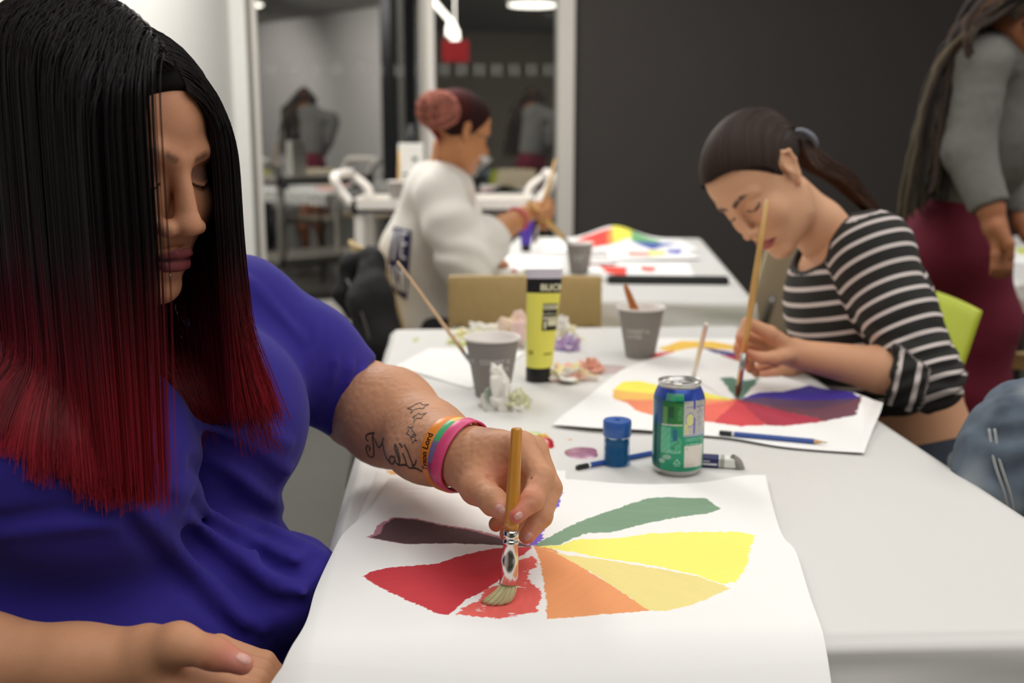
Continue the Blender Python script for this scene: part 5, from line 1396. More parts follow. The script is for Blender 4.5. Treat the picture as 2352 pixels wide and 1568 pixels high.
u0 = np.stack([np.sin(th_) * .074, .074 - .056 * np.abs(np.sin(th_)) ** 1.5 + 0 * th_, .006 + .068 * np.cos(th_)], 1)
pole = np.array([-.004, -.112, .0])
ff = np.linspace(0, 1, 26)[None, :, None]
Qb = u0[:, None] * (1 - ff) + pole * ff + np.array([0, 0, .06]) * np.sin(ff * PI) * .9 * np.cos(th_ * .6)[:, None, None]
c_ = np.array([0, -.020, .035])
Qb = HB.out(Qb.reshape(-1, 3))
def skullB(P):
    L = HB.to(P); d = ell(L, (0, -.022, .042), (.0775, .0965, .0825)); return smin(d, ell(L, (0, .020, .040), (.064, .062, .062)), .03)
for _ in range(8): Qb = Qb - normals_of(skullB, Qb) * (skullB(Qb) - .0012)[:, None] * .9
Qb = Qb.reshape(NQ, 26, 3) + (normals_of(skullB, Qb).reshape(NQ, 26, 3) * rg.uniform(0, .0022, (NQ, 1, 1)))
Lq = HB.to(Qb.reshape(-1, 3)).reshape(NQ, 26, 3)
ok = ~((np.abs(Lq[:, 0, 0]) > .071) & (Lq[:, 0, 2] < .0))
strands_mesh('hair_strands', Qb[ok], .0008 * HQ, lambda Q: lin((54, 36, 27)) * rg.uniform(.55, 1.35, (len(Q), 1, 1)) * np.ones(Q.shape), M['hair_b'], FB)
tie = HB.w(-.022, -.118, -.012)
rg = np.random.default_rng(21)
def tailstr(p0, pts, N, r0, seed, T=26, spread=(.010, .022, .016, .006)):
    rg = np.random.default_rng(seed); base = spline(np.array([p0] + pts), T)
    sp = np.interp(np.linspace(0, 1, T), np.linspace(0, 1, len(spread)), spread)
    a = rg.uniform(0, 2 * PI, N); r = np.sqrt(rg.uniform(0, 1, N)); tw = rg.uniform(-.8, .8, N)
    tt = np.linspace(0, 1, T)
    an = a[:, None] + tw[:, None] * tt
    off = np.stack([r[:, None] * sp * np.cos(an), r[:, None] * sp * np.sin(an), .5 * r[:, None] * sp * np.sin(an * 2 + 1)], -1)
    return base[None] + off + rg.normal(0, .0012, (N, 1, 3)) * tt[None, :, None]
pony = tailstr(tie, [PD(1868, 372, 1.98), PD(1920, 402, 1.99), PD(1965, 445, 2.0), PD(2010, 492, 2.0), PD(2040, 530, 2.01)], 1500, 0, 4, spread=(.012, .026, .024, .018, .012, .004))
brown = lambda Q: lin((64, 42, 30)) * np.random.default_rng(3).uniform(.6, 1.3, (len(Q), 1, 1)) * (1 + .5 * np.linspace(0, 1, Q.shape[1]))[None, :, None]
strands_mesh('ponytail', pony, .0008 * HQ, brown, M['hair_b'], FB)
M['tie'] = mat('grey_hair_tie', (120, 122, 134), .5)
b = MB(); b.tube(spline(np.array([tie + HB.R[:, 0] * .019 * math.cos(a) + HB.R[:, 2] * .021 * math.sin(a) - HB.R[:, 1] * .004 for a in np.arange(10) * 2 * PI / 10]), 40, True), .0055, 8, cap=False); b.build('hair_tie', M['tie'], FB, True)
# ---- her brush
tip = PZ(1693, 913, TZ + .007); top = PD(1762, 458, 1.70)
gp = PD(1722, 800, 1.762)
d_ = top - tip; Lb = np.linalg.norm(d_); d_ /= Lb; P_ = lambda s: tip + d_ * s
t = thing('paintbrush', 'long ochre-handled brush held by the painter in the striped top', 'paintbrush', tip, 'paintbrushes')
MB().tube([P_(.075), P_(.11), P_(.16), P_(.24), P_(Lb)], [.0042, .0048, .0056, .0046, .0026], 14).build('handle', M['ochre'], t, True)
MB().tube([P_(.022), P_(.05), P_(.078)], [.0050, .0048, .0044], 14).build('ferrule', M['steel'], t, True)
MB().tube([P_(0), P_(.006), P_(.016), P_(.024)], [.0012, .0040, .0055, .0046], 12).build('bristles', M['nylon'], t, True)
# ================================================================= LIME CHAIR of the striped-top painter, and the other chairs
M['lime'] = mat('lime_shell', (196, 208, 62), .5); M['ply'] = mat('beige_plywood', (202, 172, 116), .5, var=.05, vscale=20, stretch=(6, 6, .6)); M['cream'] = mat('cream_shell', (206, 190, 160), .5)
M['chrome'] = mat('chair_tube', (150, 150, 148), .3, metal=.9)
def chair(label, c, face, m, W=.40, top=.835, seat=.45, curve=.035, group='bent shell chairs', edge=None):
    """face: direction the sitter looks"""
    f = np.array([face[0], face[1], 0.]); f /= np.linalg.norm(f); s_ = np.array([-f[1], f[0], 0.]); c = np.array([c[0], c[1], 0.])
    t = thing('chair', label, 'chair', c, group)
    def slab(fn, name, nu=16, nv=12, th=.010):
        G = np.array([[fn(u, v) for v in np.linspace(0, 1, nv)] for u in np.linspace(-1, 1, nu)])
        b = MB(); b.grid(G); o = b.build(name, m, t, True); md = o.modifiers.new('t', 'SOLIDIFY'); md.thickness = th; md.offset = 0
        bv = o.modifiers.new('b', 'BEVEL'); bv.width = .003; bv.segments = 2; bv.limit_method = 'ANGLE'
    def back(u, v):
        z = seat + .13 + (top - seat - .13) * v + .006 * (1 - u * u) * v
        return c - f * (.19 + .07 * v - curve * u * u) + s_ * u * W / 2 * (1 - .03 * v) + np.array([0, 0, z])
    def st(u, v): return c + f * (-.19 + .40 * v) + s_ * u * W / 2 + np.array([0, 0, seat - .012 * (1 - u * u) * math.sin(v * PI) - .03 * max(0, v - .85) / .15])
    slab(back, 'backrest'); slab(st, 'seat')
    for su in (-1, 1):
        a = s_ * su * (W / 2 - .03)
        b = MB(); b.tube(spline([c + a + f * .17 + (0, 0, .012), c + a + f * .15 + (0, 0, seat - .03), c + a - f * .1 + (0, 0, seat - .022)], 14), .011, 8); b.build('leg', M['chrome'], t, True)
        b = MB(); b.tube(spline([c + a - f * .26 + (0, 0, .012), c + a - f * .19 + (0, 0, seat - .03), c + a - f * .205 + (0, 0, seat + .14), c + a - f * .235 + (0, 0, seat + .26)], 18), .011, 8); b.build('leg', M['chrome'], t, True)
    return t
chair('lime green chair of the painter in the striped top', (.655, 2.30), (-1, -.05), M['lime'], W=.44, top=.835, curve=.01)
cb = PD(1210, 640, 2.62)
chair('beige plywood chair, seen from behind between the two tables', (cb[0], 2.86), (.02, 1), M['ply'], W=.385, top=.835)
chair('cream chair standing at an angle right of the second table', (.70, 3.42), (-.75, .66), M['cream'], W=.42, top=.875)
chair('beige chair under the table at the right edge', (1.52, 3.05), (.2, 1), M['ply'], W=.42, top=.60, seat=.42)
# ================================================================= FADED DENIM JACKET on a chair at the right edge
M['denim'] = mat('faded_denim', (112, 122, 132), .9, attr='Col', bump=.5, bscale=1200)
M['seam'] = mat('denim_seam', (150, 154, 154), .9)
JC = np.array([.90, 1.47, 0]); 
chair('chair beside the right table edge, covered by a denim jacket', (JC[0] + .22, JC[1] - .02), (-1, .1), M['ply'], W=.42, top=.80)
def jacket(P):
    Q = P - np.array([JC[0] + .42 - .10, JC[1], 0])
    d = ell(P, (JC[0] + .02, JC[1] - .02, .735), (.19, .13, .088), rotm(0, -14, 0))
    d = smin(d, chain(P, [PD(2370, 960, 1.42), PD(2320, 1020, 1.38), PD(2290, 1120, 1.36), PD(2320, 1250, 1.36)], [.060, .060, .056, .05], .03), .03)
    d = smin(d, ell(P, (JC[0] + .02, JC[1] - .02, .56), (.17, .12, .20)), .05)
    d = smin(d, chain(P, [PD(2215, 1065, 1.52), PD(2240, 1040, 1.50)], [.022, .03]), .03)
    m = np.abs(d) < .05
    if m.any():
        q = P[m]; d = d.copy(); d[m] += .007 * vnoise(q * 20, 3) + .004 * vnoise(q * 48, 9) + .005 * np.abs(vnoise(q * np.array([18, 18, 34]), 12)) + .004 * np.sin(q[:, 2] * 120 + vnoise(q * 14, 5) * 4) * np.exp(-((q[:, 2] - .78) / .06) ** 2)
    return d
V, F = surf(jacket, (.48, 1.22, .36), (1.16, 1.66, .92), .005 * HQ)
n_ = vnoise(V * 30, 4)[:, None] * .14 + vnoise(V * 120, 6)[:, None] * .08
C = lin((92, 104, 118)) * (1 + n_ * 1.6); k = np.clip(vnoise(V * 16, 8) * 1.6, 0, 1)[:, None] * .8; C = C * (1 - k) + lin((156, 164, 168)) * k; k = np.clip(vnoise(V * 26, 18) * 1.8 - .3, 0, 1)[:, None] * .7; C = C * (1 - k) + lin((52, 62, 80)) * k
jk = thing('denim_jacket', 'faded blue denim jacket hung on a chair at the right edge of the foreground table', 'jacket', (JC[0], JC[1], .4))
mesh_np('jacket_shell', V, F, M['denim'], jk, C)
b = MB()
for xs in (0, 13):
    for W, r in fold_lines(jacket, [([(2272 + xs, 985), (2284 + xs, 1060), (2306 + xs, 1130), (2318 + xs, 1190)], .002)]): b.tube(spline(W, 20), .0022, 6)
if b.n: b.build('double_seam', M['seam'], jk, True)
# ================================================================= PERSON IN WHITE at the second table
M['white_knit'] = mat('white_sweatshirt', (228, 224, 216), .9, attr='Col', bump=.2, bscale=300, sheen=.1)
M['skin_c'] = skin('skin_warm', (190, 130, 86)); M['salmon'] = mat('salmon_hair', (186, 92, 78), .75, spec=.2, attr='Col'); M['navyprint'] = mat('navy_print', (44, 40, 86), .8)
FC = thing('person', 'person in white sweatshirt with salmon hair bun, painting at the second table', 'person', (-.30, 3.45, 0))
HC = Frame(PD(1058, 302, 3.40), (.84, .42, -.30), (.2, 0, 1), .98)
sC, eC, kC, wC = PD(1012, 452, 3.26), PD(1072, 598, 3.17), PD(1128, 545, 3.24), PD(1215, 488, 3.40)
def topC(P):
    d = chain(P, [PD(1005, 455, 3.42), PD(975, 580, 3.42), PD(985, 740, 3.40)], [.115, .128, .15], .05)
    d = smin(d, chain(P, [sC, PD(1010, 418, 3.42), PD(1030, 440, 3.60)], [.075, .06, .075], .04), .06)
    d = smin(d, chain(P, [sC, PD(1035, 520, 3.20), eC], [.070, .075, .088], .03), .035)
    d = smin(d, sint(chain(P, [eC, kC], [.086, .066]), (P - kC) @ ((wC - eC) / np.linalg.norm(wC - eC)) - .012, .012), .02)
    l_ = chain(P, [PD(1040, 460, 3.62), PD(1085, 560, 3.62), PD(1120, 590, 3.50)], [.075, .07, .055], .03); d = smin(d, l_, .04)
    d = ssub(d, cap(P, PD(1012, 395, 3.42), PD(1040, 345, 3.43), .060, .075), .012)
    m = np.abs(d) < .06
    if m.any():
        q = P[m]; d = d.copy(); d[m] += .006 * vnoise(q * 12, 3) + .0055 * np.sin(q @ np.array([40., 10, 70]) + vnoise(q * 9, 5) * 5) * np.exp(-(np.linalg.norm(q - eC, axis=1) / .14) ** 2)
    return d
V, F = surf(topC, (-.62, 3.0, .50), (.12, 3.85, 1.14), .0062 * HQ)
def project(V):
    q = V - np.array([0, 0, CZ]); f_ = np.array([0, math.cos(PITCH), -math.sin(PITCH)]); u_ = np.array([0, math.sin(PITCH), math.cos(PITCH)]); dd = q @ f_
    return np.stack([1176 + FPX * q[:, 0] / dd, 784 - FPX * (q @ u_) / dd], 1)
mesh_np('sweatshirt', V, F, M['white_knit'], FC, np.tile(lin((228, 224, 216)), (len(V), 1)))
# printed panel on the back of the sweatshirt, built on the cloth
def on_cloth(f, poly, m, parent, name, out, n=14, t0=2.6):
    """fill a four-cornered patch (a,b,c,d) laid on the cloth"""
    a, b_, c, d_ = [np.array(q, float) for q in poly]; G = []
    o = np.array([0, 0, CZ])
    for i in range(n):
        row = []
        for j in range(n):
            u, v = i / (n - 1), j / (n - 1); q = (a * (1 - u) + b_ * u) * (1 - v) + (d_ * (1 - u) + c * u) * v
            row.append(ray(*q))
        G.append(row)
    D = np.array(G).reshape(-1, 3); D /= np.linalg.norm(D, axis=1)[:, None]; t = np.full(len(D), t0)
    for _ in range(80): t += np.clip(f(o + D * t[:, None]), -.1, .1) * .7
    t = np.minimum(t, np.median(t) + .12)
    W = o + D * (t - out)[:, None]; b = MB(); b.grid(W.reshape(n, n, 3)); ob = b.build(name, m, parent, True); return ob
on_cloth(topC, [(904, 520), (945, 530), (934, 690), (886, 655)], M['navyprint'], FC, 'back_print', .004, 24)
b = MB(); o = np.array([0, 0, CZ])
for L in ([(904, 535), (893, 575), (888, 600)], [(914, 530), (908, 565), (903, 598)], [(924, 533), (921, 590)], [(924, 534), (937, 538)], [(922, 560), (934, 562)], [(921, 590), (932, 594)], [(897, 612), (899, 640), (904, 655)],
          [(912, 610), (905, 635), (913, 668), (921, 650), (918, 620)], [(925, 620), (922, 668), (930, 672), (931, 622)]):
    W = on_skin(lambda P: topC(P), L, 12, out=.006) if False else None
    P_ = resample(np.array([(x, y, 0) for x, y in L]), 10)[:, :2]; D = np.stack([ray(x, y) for x, y in P_]); D /= np.linalg.norm(D, axis=1)[:, None]; t = np.full(len(D), 2.6)
    for _ in range(80): t += np.clip(topC(o + D * t[:, None]), -.1, .1) * .7
    t = np.minimum(t, np.median(t) + .08); b.tube(o + D * (t - .006)[:, None], .0042, 6)
b.build('print_lettering', M['pwhite'], FC, True)
def bodyC(P):
    L = HC.to(P); d = head_sdf(L, dict(full=.1, nose=1.0)) * .98
    return smin(d, chain(P, [HC.w(0, -.02, -.06), PD(1025, 392, 3.42), PD(1010, 440, 3.42)], [.050, .052, .07], .02), .02)
def handC(P):
    fw = (wC - kC) / np.linalg.norm(wC - kC)
    d = chain(P, [kC, PD(1160, 520, 3.30), wC], [.044, .038, .026], .01)
    h = PD(1240, 478, 3.43); d = smin(d, ell(P, PD(1232, 482, 3.42), (.034, .03, .028)), .02)
    for i, (x, y, D) in enumerate(((1262, 462, 3.40), (1266, 474, 3.42), (1264, 488, 3.44), (1258, 500, 3.46))):
        d = smin(d, chain(P, [h, PD(x, y, D), PD(x - 4, y + 20, D - .02), PD(x - 22, y + 22, D - .03)], [.015, .0115, .010, .008], .004), .006)
    d = smin(d, chain(P, [PD(1222, 478, 3.40), PD(1240, 492, 3.37), PD(1254, 496, 3.37)], [.015, .012, .009], .004), .008)
    l_ = chain(P, [PD(1105, 585, 3.52), PD(1125, 600, 3.47), PD(1140, 606, 3.42)], [.034, .028, .026], .01)
    for i in range(4): l_ = smin(l_, chain(P, [PD(1138, 604, 3.42), PD(1152, 600 + i * 3, 3.44 - .02 * i), PD(1164, 606 + i * 2, 3.42 - .02 * i)], [.016, .010, .008], .004), .006)
    return smin(d, l_, .001)
V1, F1 = surf(bodyC, HC.o - .22, HC.o + .19, .0036 * HQ); C1 = face_color(HC.to(V1), (196, 136, 92), (150, 74, 66), (50, 34, 30))
V2, F2 = surf(handC, (-.14, 3.1, .70), (.20, 3.66, 1.02), .0036 * HQ)
V4, F4 = surf(lambda P: topC(P) + .016, (-.62, 3.0, .50), (.12, 3.85, 1.14), .012)
V, F = joinVF([(V1, F1), (V2, F2), (V4, F4)]); C = np.concatenate([C1, np.tile(lin((194, 136, 92)), (len(V2) + len(V4), 1))])
mesh_np('body', V, F, M['skin_c'], FC, C)
def capC(P):
    L = HC.to(P); d = ell(L, (0, -.022, .042), (.0790, .0975, .0840)); d = smin(d, ell(L, (0, .020, .040), (.066, .063, .064)), .03)
    cut = (L[:, 1] - .040) * .86 - (L[:, 2] - .040) * .60; cut = np.maximum(cut, -(L[:, 2] + .040 + L[:, 1] * .30))
    return sint(d, cut, .006)
V, F = surf(capC, HC.o - .16, HC.o + .16, .0036 * HQ); Lh = HC.to(V)
k = np.clip((-Lh[:, 1] - .0) / .09, 0, 1)[:, None] * np.clip((Lh[:, 2] - .01) / .06, 0, 1)[:, None]
mesh_np('hair', V, F, M['salmon'], FC, lin((40, 13, 13)) * (1 - k) + lin((84, 24, 24)) * k)
# the bun: one wound mass of loose curls
bc_ = PD(1006, 253, 3.30); rg = np.random.default_rng(8); Q = []
for i in range(520):
    a = rg.normal(0, 1, 3); a /= np.linalg.norm(a); u_ = np.cross(a, rg.normal(0, 1, 3)); u_ /= np.linalg.norm(u_); w_ = np.cross(a, u_)
    r = .060 * rg.uniform(.75, 1.08); ph = rg.uniform(0, 6.28); span = rg.uniform(1.2, 2.6); h = rg.uniform(-.6, .6)
    th = ph + np.linspace(0, span, 14); rr = r * math.sqrt(1 - h * h)
    Q.append(bc_ + (a * h * r + rr * (np.cos(th)[:, None] * u_ + np.sin(th)[:, None] * w_)) * np.array([1.02, 1, .88]) + rg.normal(0, .0015, (14, 3)))
strands_mesh('hair_bun', np.array(Q), .0030, lambda Q: lin((192, 122, 106)) * rg.uniform(.5, 1.2, (len(Q), 1, 1)) * np.ones((1, Q.shape[1], 1)), M['salmon'], FC, 5)
fl = tailstr(bc_ + (-.03, 0, -.02), [PD(985, 285, 3.36), PD(1012, 330, 3.35), PD(1008, 372, 3.36)], 60, 0, 9, spread=(.02, .012, .006, .003), T=14)
strands_mesh('loose_strands', fl, .0014, lambda Q: lin((190, 100, 88)) * np.ones(Q.shape), M['salmon'], FC)
M['glasses'] = mat('dark_glasses', (30, 24, 24), .3)
b = MB()
for s_ in (-1, 1):
    c = np.array([s_ * .032, .092, -.002]); b.tube(spline(np.array([HC.w(c[0] + .021 * math.cos(a), c[1] - abs(math.cos(a)) * .002, c[2] + .016 * math.sin(a)) for a in np.arange(12) * 2 * PI / 12]), 36, True), .0016, 6, cap=False)
    b.tube([HC.w(s_ * .053, .089, .002), HC.w(s_ * .074, .06, .004), HC.w(s_ * .079, -.005, .008)], .0016, 6)
b.tube([HC.w(-.011, .094, .002), HC.w(.011, .094, .002)], .0016, 6); b.build('glasses', M['glasses'], FC, True)
M['pinkband'] = mat('pink_band', (226, 84, 110), .5)
c = PD(1188, 503, 3.345); ax = (wC - kC) / np.linalg.norm(wC - kC); e1 = np.cross(ax, [0, 0, 1.]); e1 /= np.linalg.norm(e1); e2 = np.cross(ax, e1)
tag(MB().tube(spline(np.array([c + .0355 * (math.cos(a) * e1 + math.sin(a) * e2) for a in np.arange(12) * 2 * PI / 12]), 30, True), .0045, 6, cap=False).build('wristband', M['pinkband'], None, True), 'small pink wristband on the painter in the white sweatshirt', 'wristband')
M['pants_c'] = mat('dark_trousers', (46, 46, 52), .85)
def pants(P, hip, fwd, seatz=.47, sp=.09, foot=.42):
    f = np.array([fwd[0], fwd[1], 0.]); f /= np.linalg.norm(f); s_ = np.array([-f[1], f[0], 0.]); d = None
    for k in (-1, 1):
        h = np.array([hip[0], hip[1], seatz + .09]) + s_ * k * sp; kn = h + f * foot + s_ * k * .02; kn[2] = seatz + .06; ft = kn + f * .02; ft[2] = .10
        d = smin(d, chain(P, [h, kn, ft], [.092, .066, .048], .02), .05)
    return smin(d, ell(P, (hip[0], hip[1], seatz + .14), (.15, .15, .11)), .05)
V, F = surf(lambda P: pants(P, (-.27, 3.42), (.9, .35)), (-.52, 3.10, .04), (.32, 3.9, .74), .010); mesh_np('trousers', V, F, M['pants_c'], FC)
shoes([(.14, 3.48), (.08, 3.68)], FC, d=(.9, .35))
chair('chair of the painter in white, mostly hidden by a black coat', (-.24, 3.42), (.93, .36), M['ply'], W=.40, top=.84)
# ---- coat on that chair
M['blackcloth'] = mat('black_coat', (26, 26, 28), .85, bump=.2, bscale=100)
def coat(P):
    d = chain(P, [PD(858, 598, 3.14), PD(850, 690, 3.08), PD(870, 790, 3.04)], [.036, .060, .058], .04)
    d = smin(d, chain(P, [PD(850, 585, 3.16), PD(804, 606, 3.18), PD(790, 675, 3.16), PD(803, 728, 3.14)], [.030, .026, .036, .008], .02), .02)
    d = smin(d, chain(P, [PD(880, 780, 3.05), PD(870, 900, 3.05)], [.060, .04]), .03)
    d = smin(d, chain(P, [PD(866, 610, 3.15), PD(876, 650, 3.2)], [.025, .025]), .03)
    return d + .006 * vnoise(P * 16, 3) + .003 * vnoise(P * 40, 4)
V, F = surf(coat, (-.60, 2.9, .26), (-.24, 3.32, .92), .006 * HQ)
ct = thing('coat', 'black coat hanging over the chair of the painter in white', 'coat', (-.42, 3.08, .3)); mesh_np('coat_cloth', V, F, M['blackcloth'], ct)
b = MB(); b.tube(on_skin(coat, [(797, 642), (818, 680), (838, 740), (842, 790)], 24, out=.001) if False else spline(np.array([PD(797, 642, 3.10), PD(820, 690, 3.03), PD(836, 735, 3.0), PD(852, 790, 2.985)]), 20), .0035, 6)
b.build('coat_piping', mat('grey_piping', (92, 88, 86), .7), ct, True)
# ---- brushes and cup on the second table
c3 = cup('grey paper cup with a brush in it on the second table', (1330, 630), [('CORBET K', .0105, -.1, .060), ('CATER', .0105, -.2, .048)], rt=.043, rb=.029)
def simple_brush(label, a, b_, r0, r1, m):
    a, b_ = np.array(a), np.array(b_); d_ = b_ - a
    t = thing('paintbrush', label, 'paintbrush', a, 'paintbrushes'); P_ = lambda s: a + d_ * s
    MB().tube([P_(0), P_(.4), P_(.76)], [r0, r1, r1 * .8], 10).build('handle', m, t, True); MB().tube([P_(.76), P_(.9)], r1 * .85, 10).build('ferrule', M['steel'], t, True)
    MB().tube([P_(.9), P_(.95), P_(1)], [r1 * .85, r1, r1 * .2], 10).build('bristles', M['nylon'], t, True)
simple_brush('long pale brush pointing up from the hand of the painter in white', PD(1276, 366, 3.42), PD(1226, 560, 3.38), .0045, .007, M['ochre'])
simple_brush('brush leaning from that hand into the grey cup on the second table', PD(1212, 462, 3.36), c3 + (-.012, 0, .075), .005, .009, M['ochre'])
# ---- papers on the second table
def p_rain(xy, C, P):
    return blend(xy, C, [([(1300, 560), (1340, 552), (1400, 552), (1405, 568), (1320, 572)], (226, 70, 60)), ([(1395, 556), (1412, 548), (1420, 566), (1396, 568)], (240, 150, 80)),
                         ([(1404, 545), (1450, 543), (1462, 558), (1412, 567)], (238, 230, 90)), ([(1450, 550), (1520, 556), (1500, 566), (1450, 565)], (120, 180, 120)), ([(1450, 564), (1515, 560), (1560, 558), (1500, 574)], (70, 90, 170))], z=TZ + .004)
def hump(P):
    c = PZ(1415, 556)[:2]; P[..., 2] += .055 * np.exp(-((P[..., 0] - c[0]) / .12) ** 2) * np.exp(-((P[..., 1] - c[1] - .1) / .28) ** 2); return P
plain('painting', 'rainbow painted sheet curling up at the far end of the second table', [(1245, 550), (1560, 549), (1610, 575), (1250, 580)], TZ + .003, p_rain, 'painting', 130, curl=hump)
def p_red(xy, C, P):
    return blend(xy, C, [([(1375, 612), (1440, 615), (1438, 640), (1395, 628)], (222, 70, 56)), ([(1470, 612), (1510, 616), (1500, 626), (1475, 624)], (210, 90, 84)), ([(1350, 606), (1420, 606), (1410, 612), (1355, 612)], (120, 60, 70))], z=TZ + .003)
plain('painting', 'white sheet with a few red strokes at the near end of the second table', [(1350, 600), (1580, 604), (1600, 641), (1345, 640)], TZ + .0045, p_red, 'painting', 110)
def p_mul(xy, C, P):
    return blend(xy, C, [([(1440, 580), (1500, 582), (1500, 592), (1445, 592)], (226, 150, 140)), ([(1490, 578), (1530, 580), (1525, 590), (1490, 590)], (232, 224, 120)), ([(1535, 572), (1570, 576), (1560, 588), (1530, 584)], (110, 110, 190))], z=TZ + .003)
plain('painting', 'sheet with small pastel dabs in the middle of the second table', [(1395, 576), (1570, 572), (1610, 594), (1400, 598)], TZ + .0075, p_mul, 'painting', 90)
plain('drawing_paper', 'blank sheet under the hand of the painter in white', [(1120, 590), (1290, 592), (1290, 632), (1090, 632)], TZ + .002)
b = MB(); a0, a1 = PZ(1395, 652), PZ(1675, 655); mid = (a0 + a1) / 2; mid[2] = TZ + .0125; d = a1 - a0
b.box(mid + (.0, .015, 0), (np.linalg.norm(d), .05, .021), rz=math.atan2(d[1], d[0]), bev=.004)
tag(b.build('tray', M['black'], None), 'long black tray along the near edge of the second table', 'tray')
tissue('crumpled white tissue at the near left corner of the second table', (1130, 640), (.07, .05, .03), 23, [(240, 200, 200)], thr=.4)
tissue('tissue with a green stain beside the yellow tube on the second table', (1195, 632), (.05, .04, .018), 25, [(110, 160, 120), (220, 80, 80)], thr=.35)
tb = bpy.data.objects['folding_table.001']; c_ = B1 + v2 * .38 + d2 * .06
MB().box((c_[0], c_[1], .60), (.70, .015, .17), rz=math.atan2(v2[1], v2[0])).build('under_table_shade', M['black'], tb)  # black board added in place of the shadow under the second table
# ================================================================= WHITE UTILITY CART
M['cart'] = mat('white_cart_plastic', (226, 220, 212), .5)
x0, x1, y0, y1 = -.70, .10, 4.78, 5.24
t = thing('utility_cart', 'white plastic utility cart with raised handles in front of the window', 'cart', ((x0 + x1) / 2, (y0 + y1) / 2, 0))
for z, n in ((.865, 'top_tray'), (.30, 'bottom_tray')):
    b = MB(); xc, yc = (x0 + x1) / 2, (y0 + y1) / 2
    b.box((xc, yc, z - .02), (x1 - x0, y1 - y0, .02)); b.box((xc, y0 + .01, z), (x1 - x0, .02, .065)); b.box((xc, y1 - .01, z), (x1 - x0, .02, .065)); b.box((x0 + .01, yc, z), (.02, y1 - y0, .065)); b.box((x1 - .01, yc, z), (.02, y1 - y0, .065)); b.build(n, M['cart'], t)
for x in (x0 + .03, x1 - .03):
    for y in (y0 + .03, y1 - .03):
        MB().box((x, y, .47), (.045, .045, .76), bev=.006).build('leg', M['cart'], t)
        b = MB(); b.lathe([(.02, 0), (.04, .0), (.04, .025), (.02, .025)], (0, 0, 0), 20, M=Matrix.Translation((x, y + .0125, .045)) @ Matrix.Rotation(PI / 2, 4, 'X')); b.box((x, y, .085), (.02, .035, .03)); b.build('caster', M['black'], t)
for sx, xe in ((-1, x0), (1, x1)):
    P = np.array([(xe, y0 + .02, .87), (xe + sx * .05, y0 + .02, .93), (xe + sx * .075, y0 + .02, .985), (xe + sx * .07, y0 + .08, 1.0), (xe + sx * .06, y1 - .08, 1.0), (xe + sx * .06, y1 - .02, .985), (xe - sx * .01, y1 - .02, .93), (xe - sx * .03, y1 - .02, .87)])
    MB().tube(spline(P, 44), .021, 12).build('handle', M['cart'], t, True)
# things on the cart
cup('grey paper cup with a brush, standing on the white cart', None, [], D=(PD(912, 440, 4.86)[0], 4.90, .866), z0=.866, rt=.045, rb=.031, h=.105)
pc = np.array([PD(912, 440, 4.86)[0], 4.90, .866])
simple_brush('pale brush standing in the cup on the white cart', pc + (.01, .0, .24), pc + (0, 0, .012), .004, .006, M['ochre'])
M['card'] = mat('white_card', (214, 212, 206), .8)
q = PD(946, 400, 5.10); t = thing('carton', 'white carton with grey marks standing on the cart behind the white sweatshirt', 'box', (q[0], 5.10, .866))
MB().box((q[0], 5.10, .866 + .135), (.115, .08, .27), bev=.003).build('carton_body', M['card'], t)
b = MB()
for (dx, z, w, h) in ((.018, .20, .022, .02), (0, .13, .075, .012), (0, .10, .085, .02), (-.01, .07, .06, .008)): b.box((q[0] + dx, 5.0592, .866 + z), (w, .001, h))
b.build('carton_marks', mat('grey_print', (96, 96, 98), .8), t)
MB().lathe([(.03, 0), (.032, .01), (.03, .05), (.012, .07), (.012, .085)], (q[0], 5.1, .866 + .271), 20).build('bottle', M['dark'], None, True)
tag(bpy.data.objects['bottle'], 'dark bottle on top of the white carton on the cart', 'bottle')
# ================================================================= STANDING PERSON at the right
M['greyknit'] = mat('grey_sweater', (122, 120, 116), .95, var=.10, vscale=220, bump=.5, bscale=350); M['maroon'] = mat('maroon_skirt', (108, 15, 42), .85, var=.05, vscale=30)
M['dreads'] = mat('brown_dreadlocks', (70, 48, 36), .8, attr='Col', bump=.6, bscale=400); M['skin_d'] = skin('skin_medium_brown', (170, 116, 82))
FD = thing('person', 'standing person with long dreadlocks, grey sweater and maroon skirt', 'person', (1.16, 2.8, 0))
HD = Frame(PD(2372, 8, 2.62), (.80, -.25, -.55), (.3, 0, 1), 1.0)
shD, elD, wrD = PD(2252, 150, 2.58), PD(2222, 345, 2.56), PD(2275, 478, 2.50)
def sweater(P):
    d = chain(P, [PD(2300, 150, 2.72), PD(2270, 300, 2.75), PD(2195, 440, 2.80)], [.125, .125, .120], .06)
    d = smin(d, chain(P, [shD, PD(2300, 110, 2.72), PD(2340, 160, 2.9)], [.062, .062, .062], .04), .05)
    a = chain(P, [shD, elD, wrD], [.066, .058, .046], .02); a = sint(a, (P - wrD) @ ((wrD - elD) / np.linalg.norm(wrD - elD)), .008); d = smin(d, a, .018)
    a = chain(P, [PD(2352, 200, 2.9), PD(2330, 360, 2.85), PD(2345, 480, 2.75)], [.066, .055, .045], .02); d = smin(d, a, .02)
    d = sint(d, -(P @ np.array([.10, 0, 1.]) - (PD(2190, 465, 2.75) @ np.array([.10, 0, 1.]))), .01) if False else d
    hem = (P - PD(2180, 470, 2.75)) @ np.array([-.12, 0, -1.]); arm_z = cap(P, elD, wrD, .05)
    d = np.where(arm_z < .03, d, sint(d, hem, .01))
    return d + .004 * vnoise(P * 14, 3) + .0015 * vnoise(P * 60, 4)
V, F = surf(sweater, (.90, 2.40, .86), (1.62, 3.08, 1.50), .006 * HQ); mesh_np('sweater', V, F, M['greyknit'], FD)
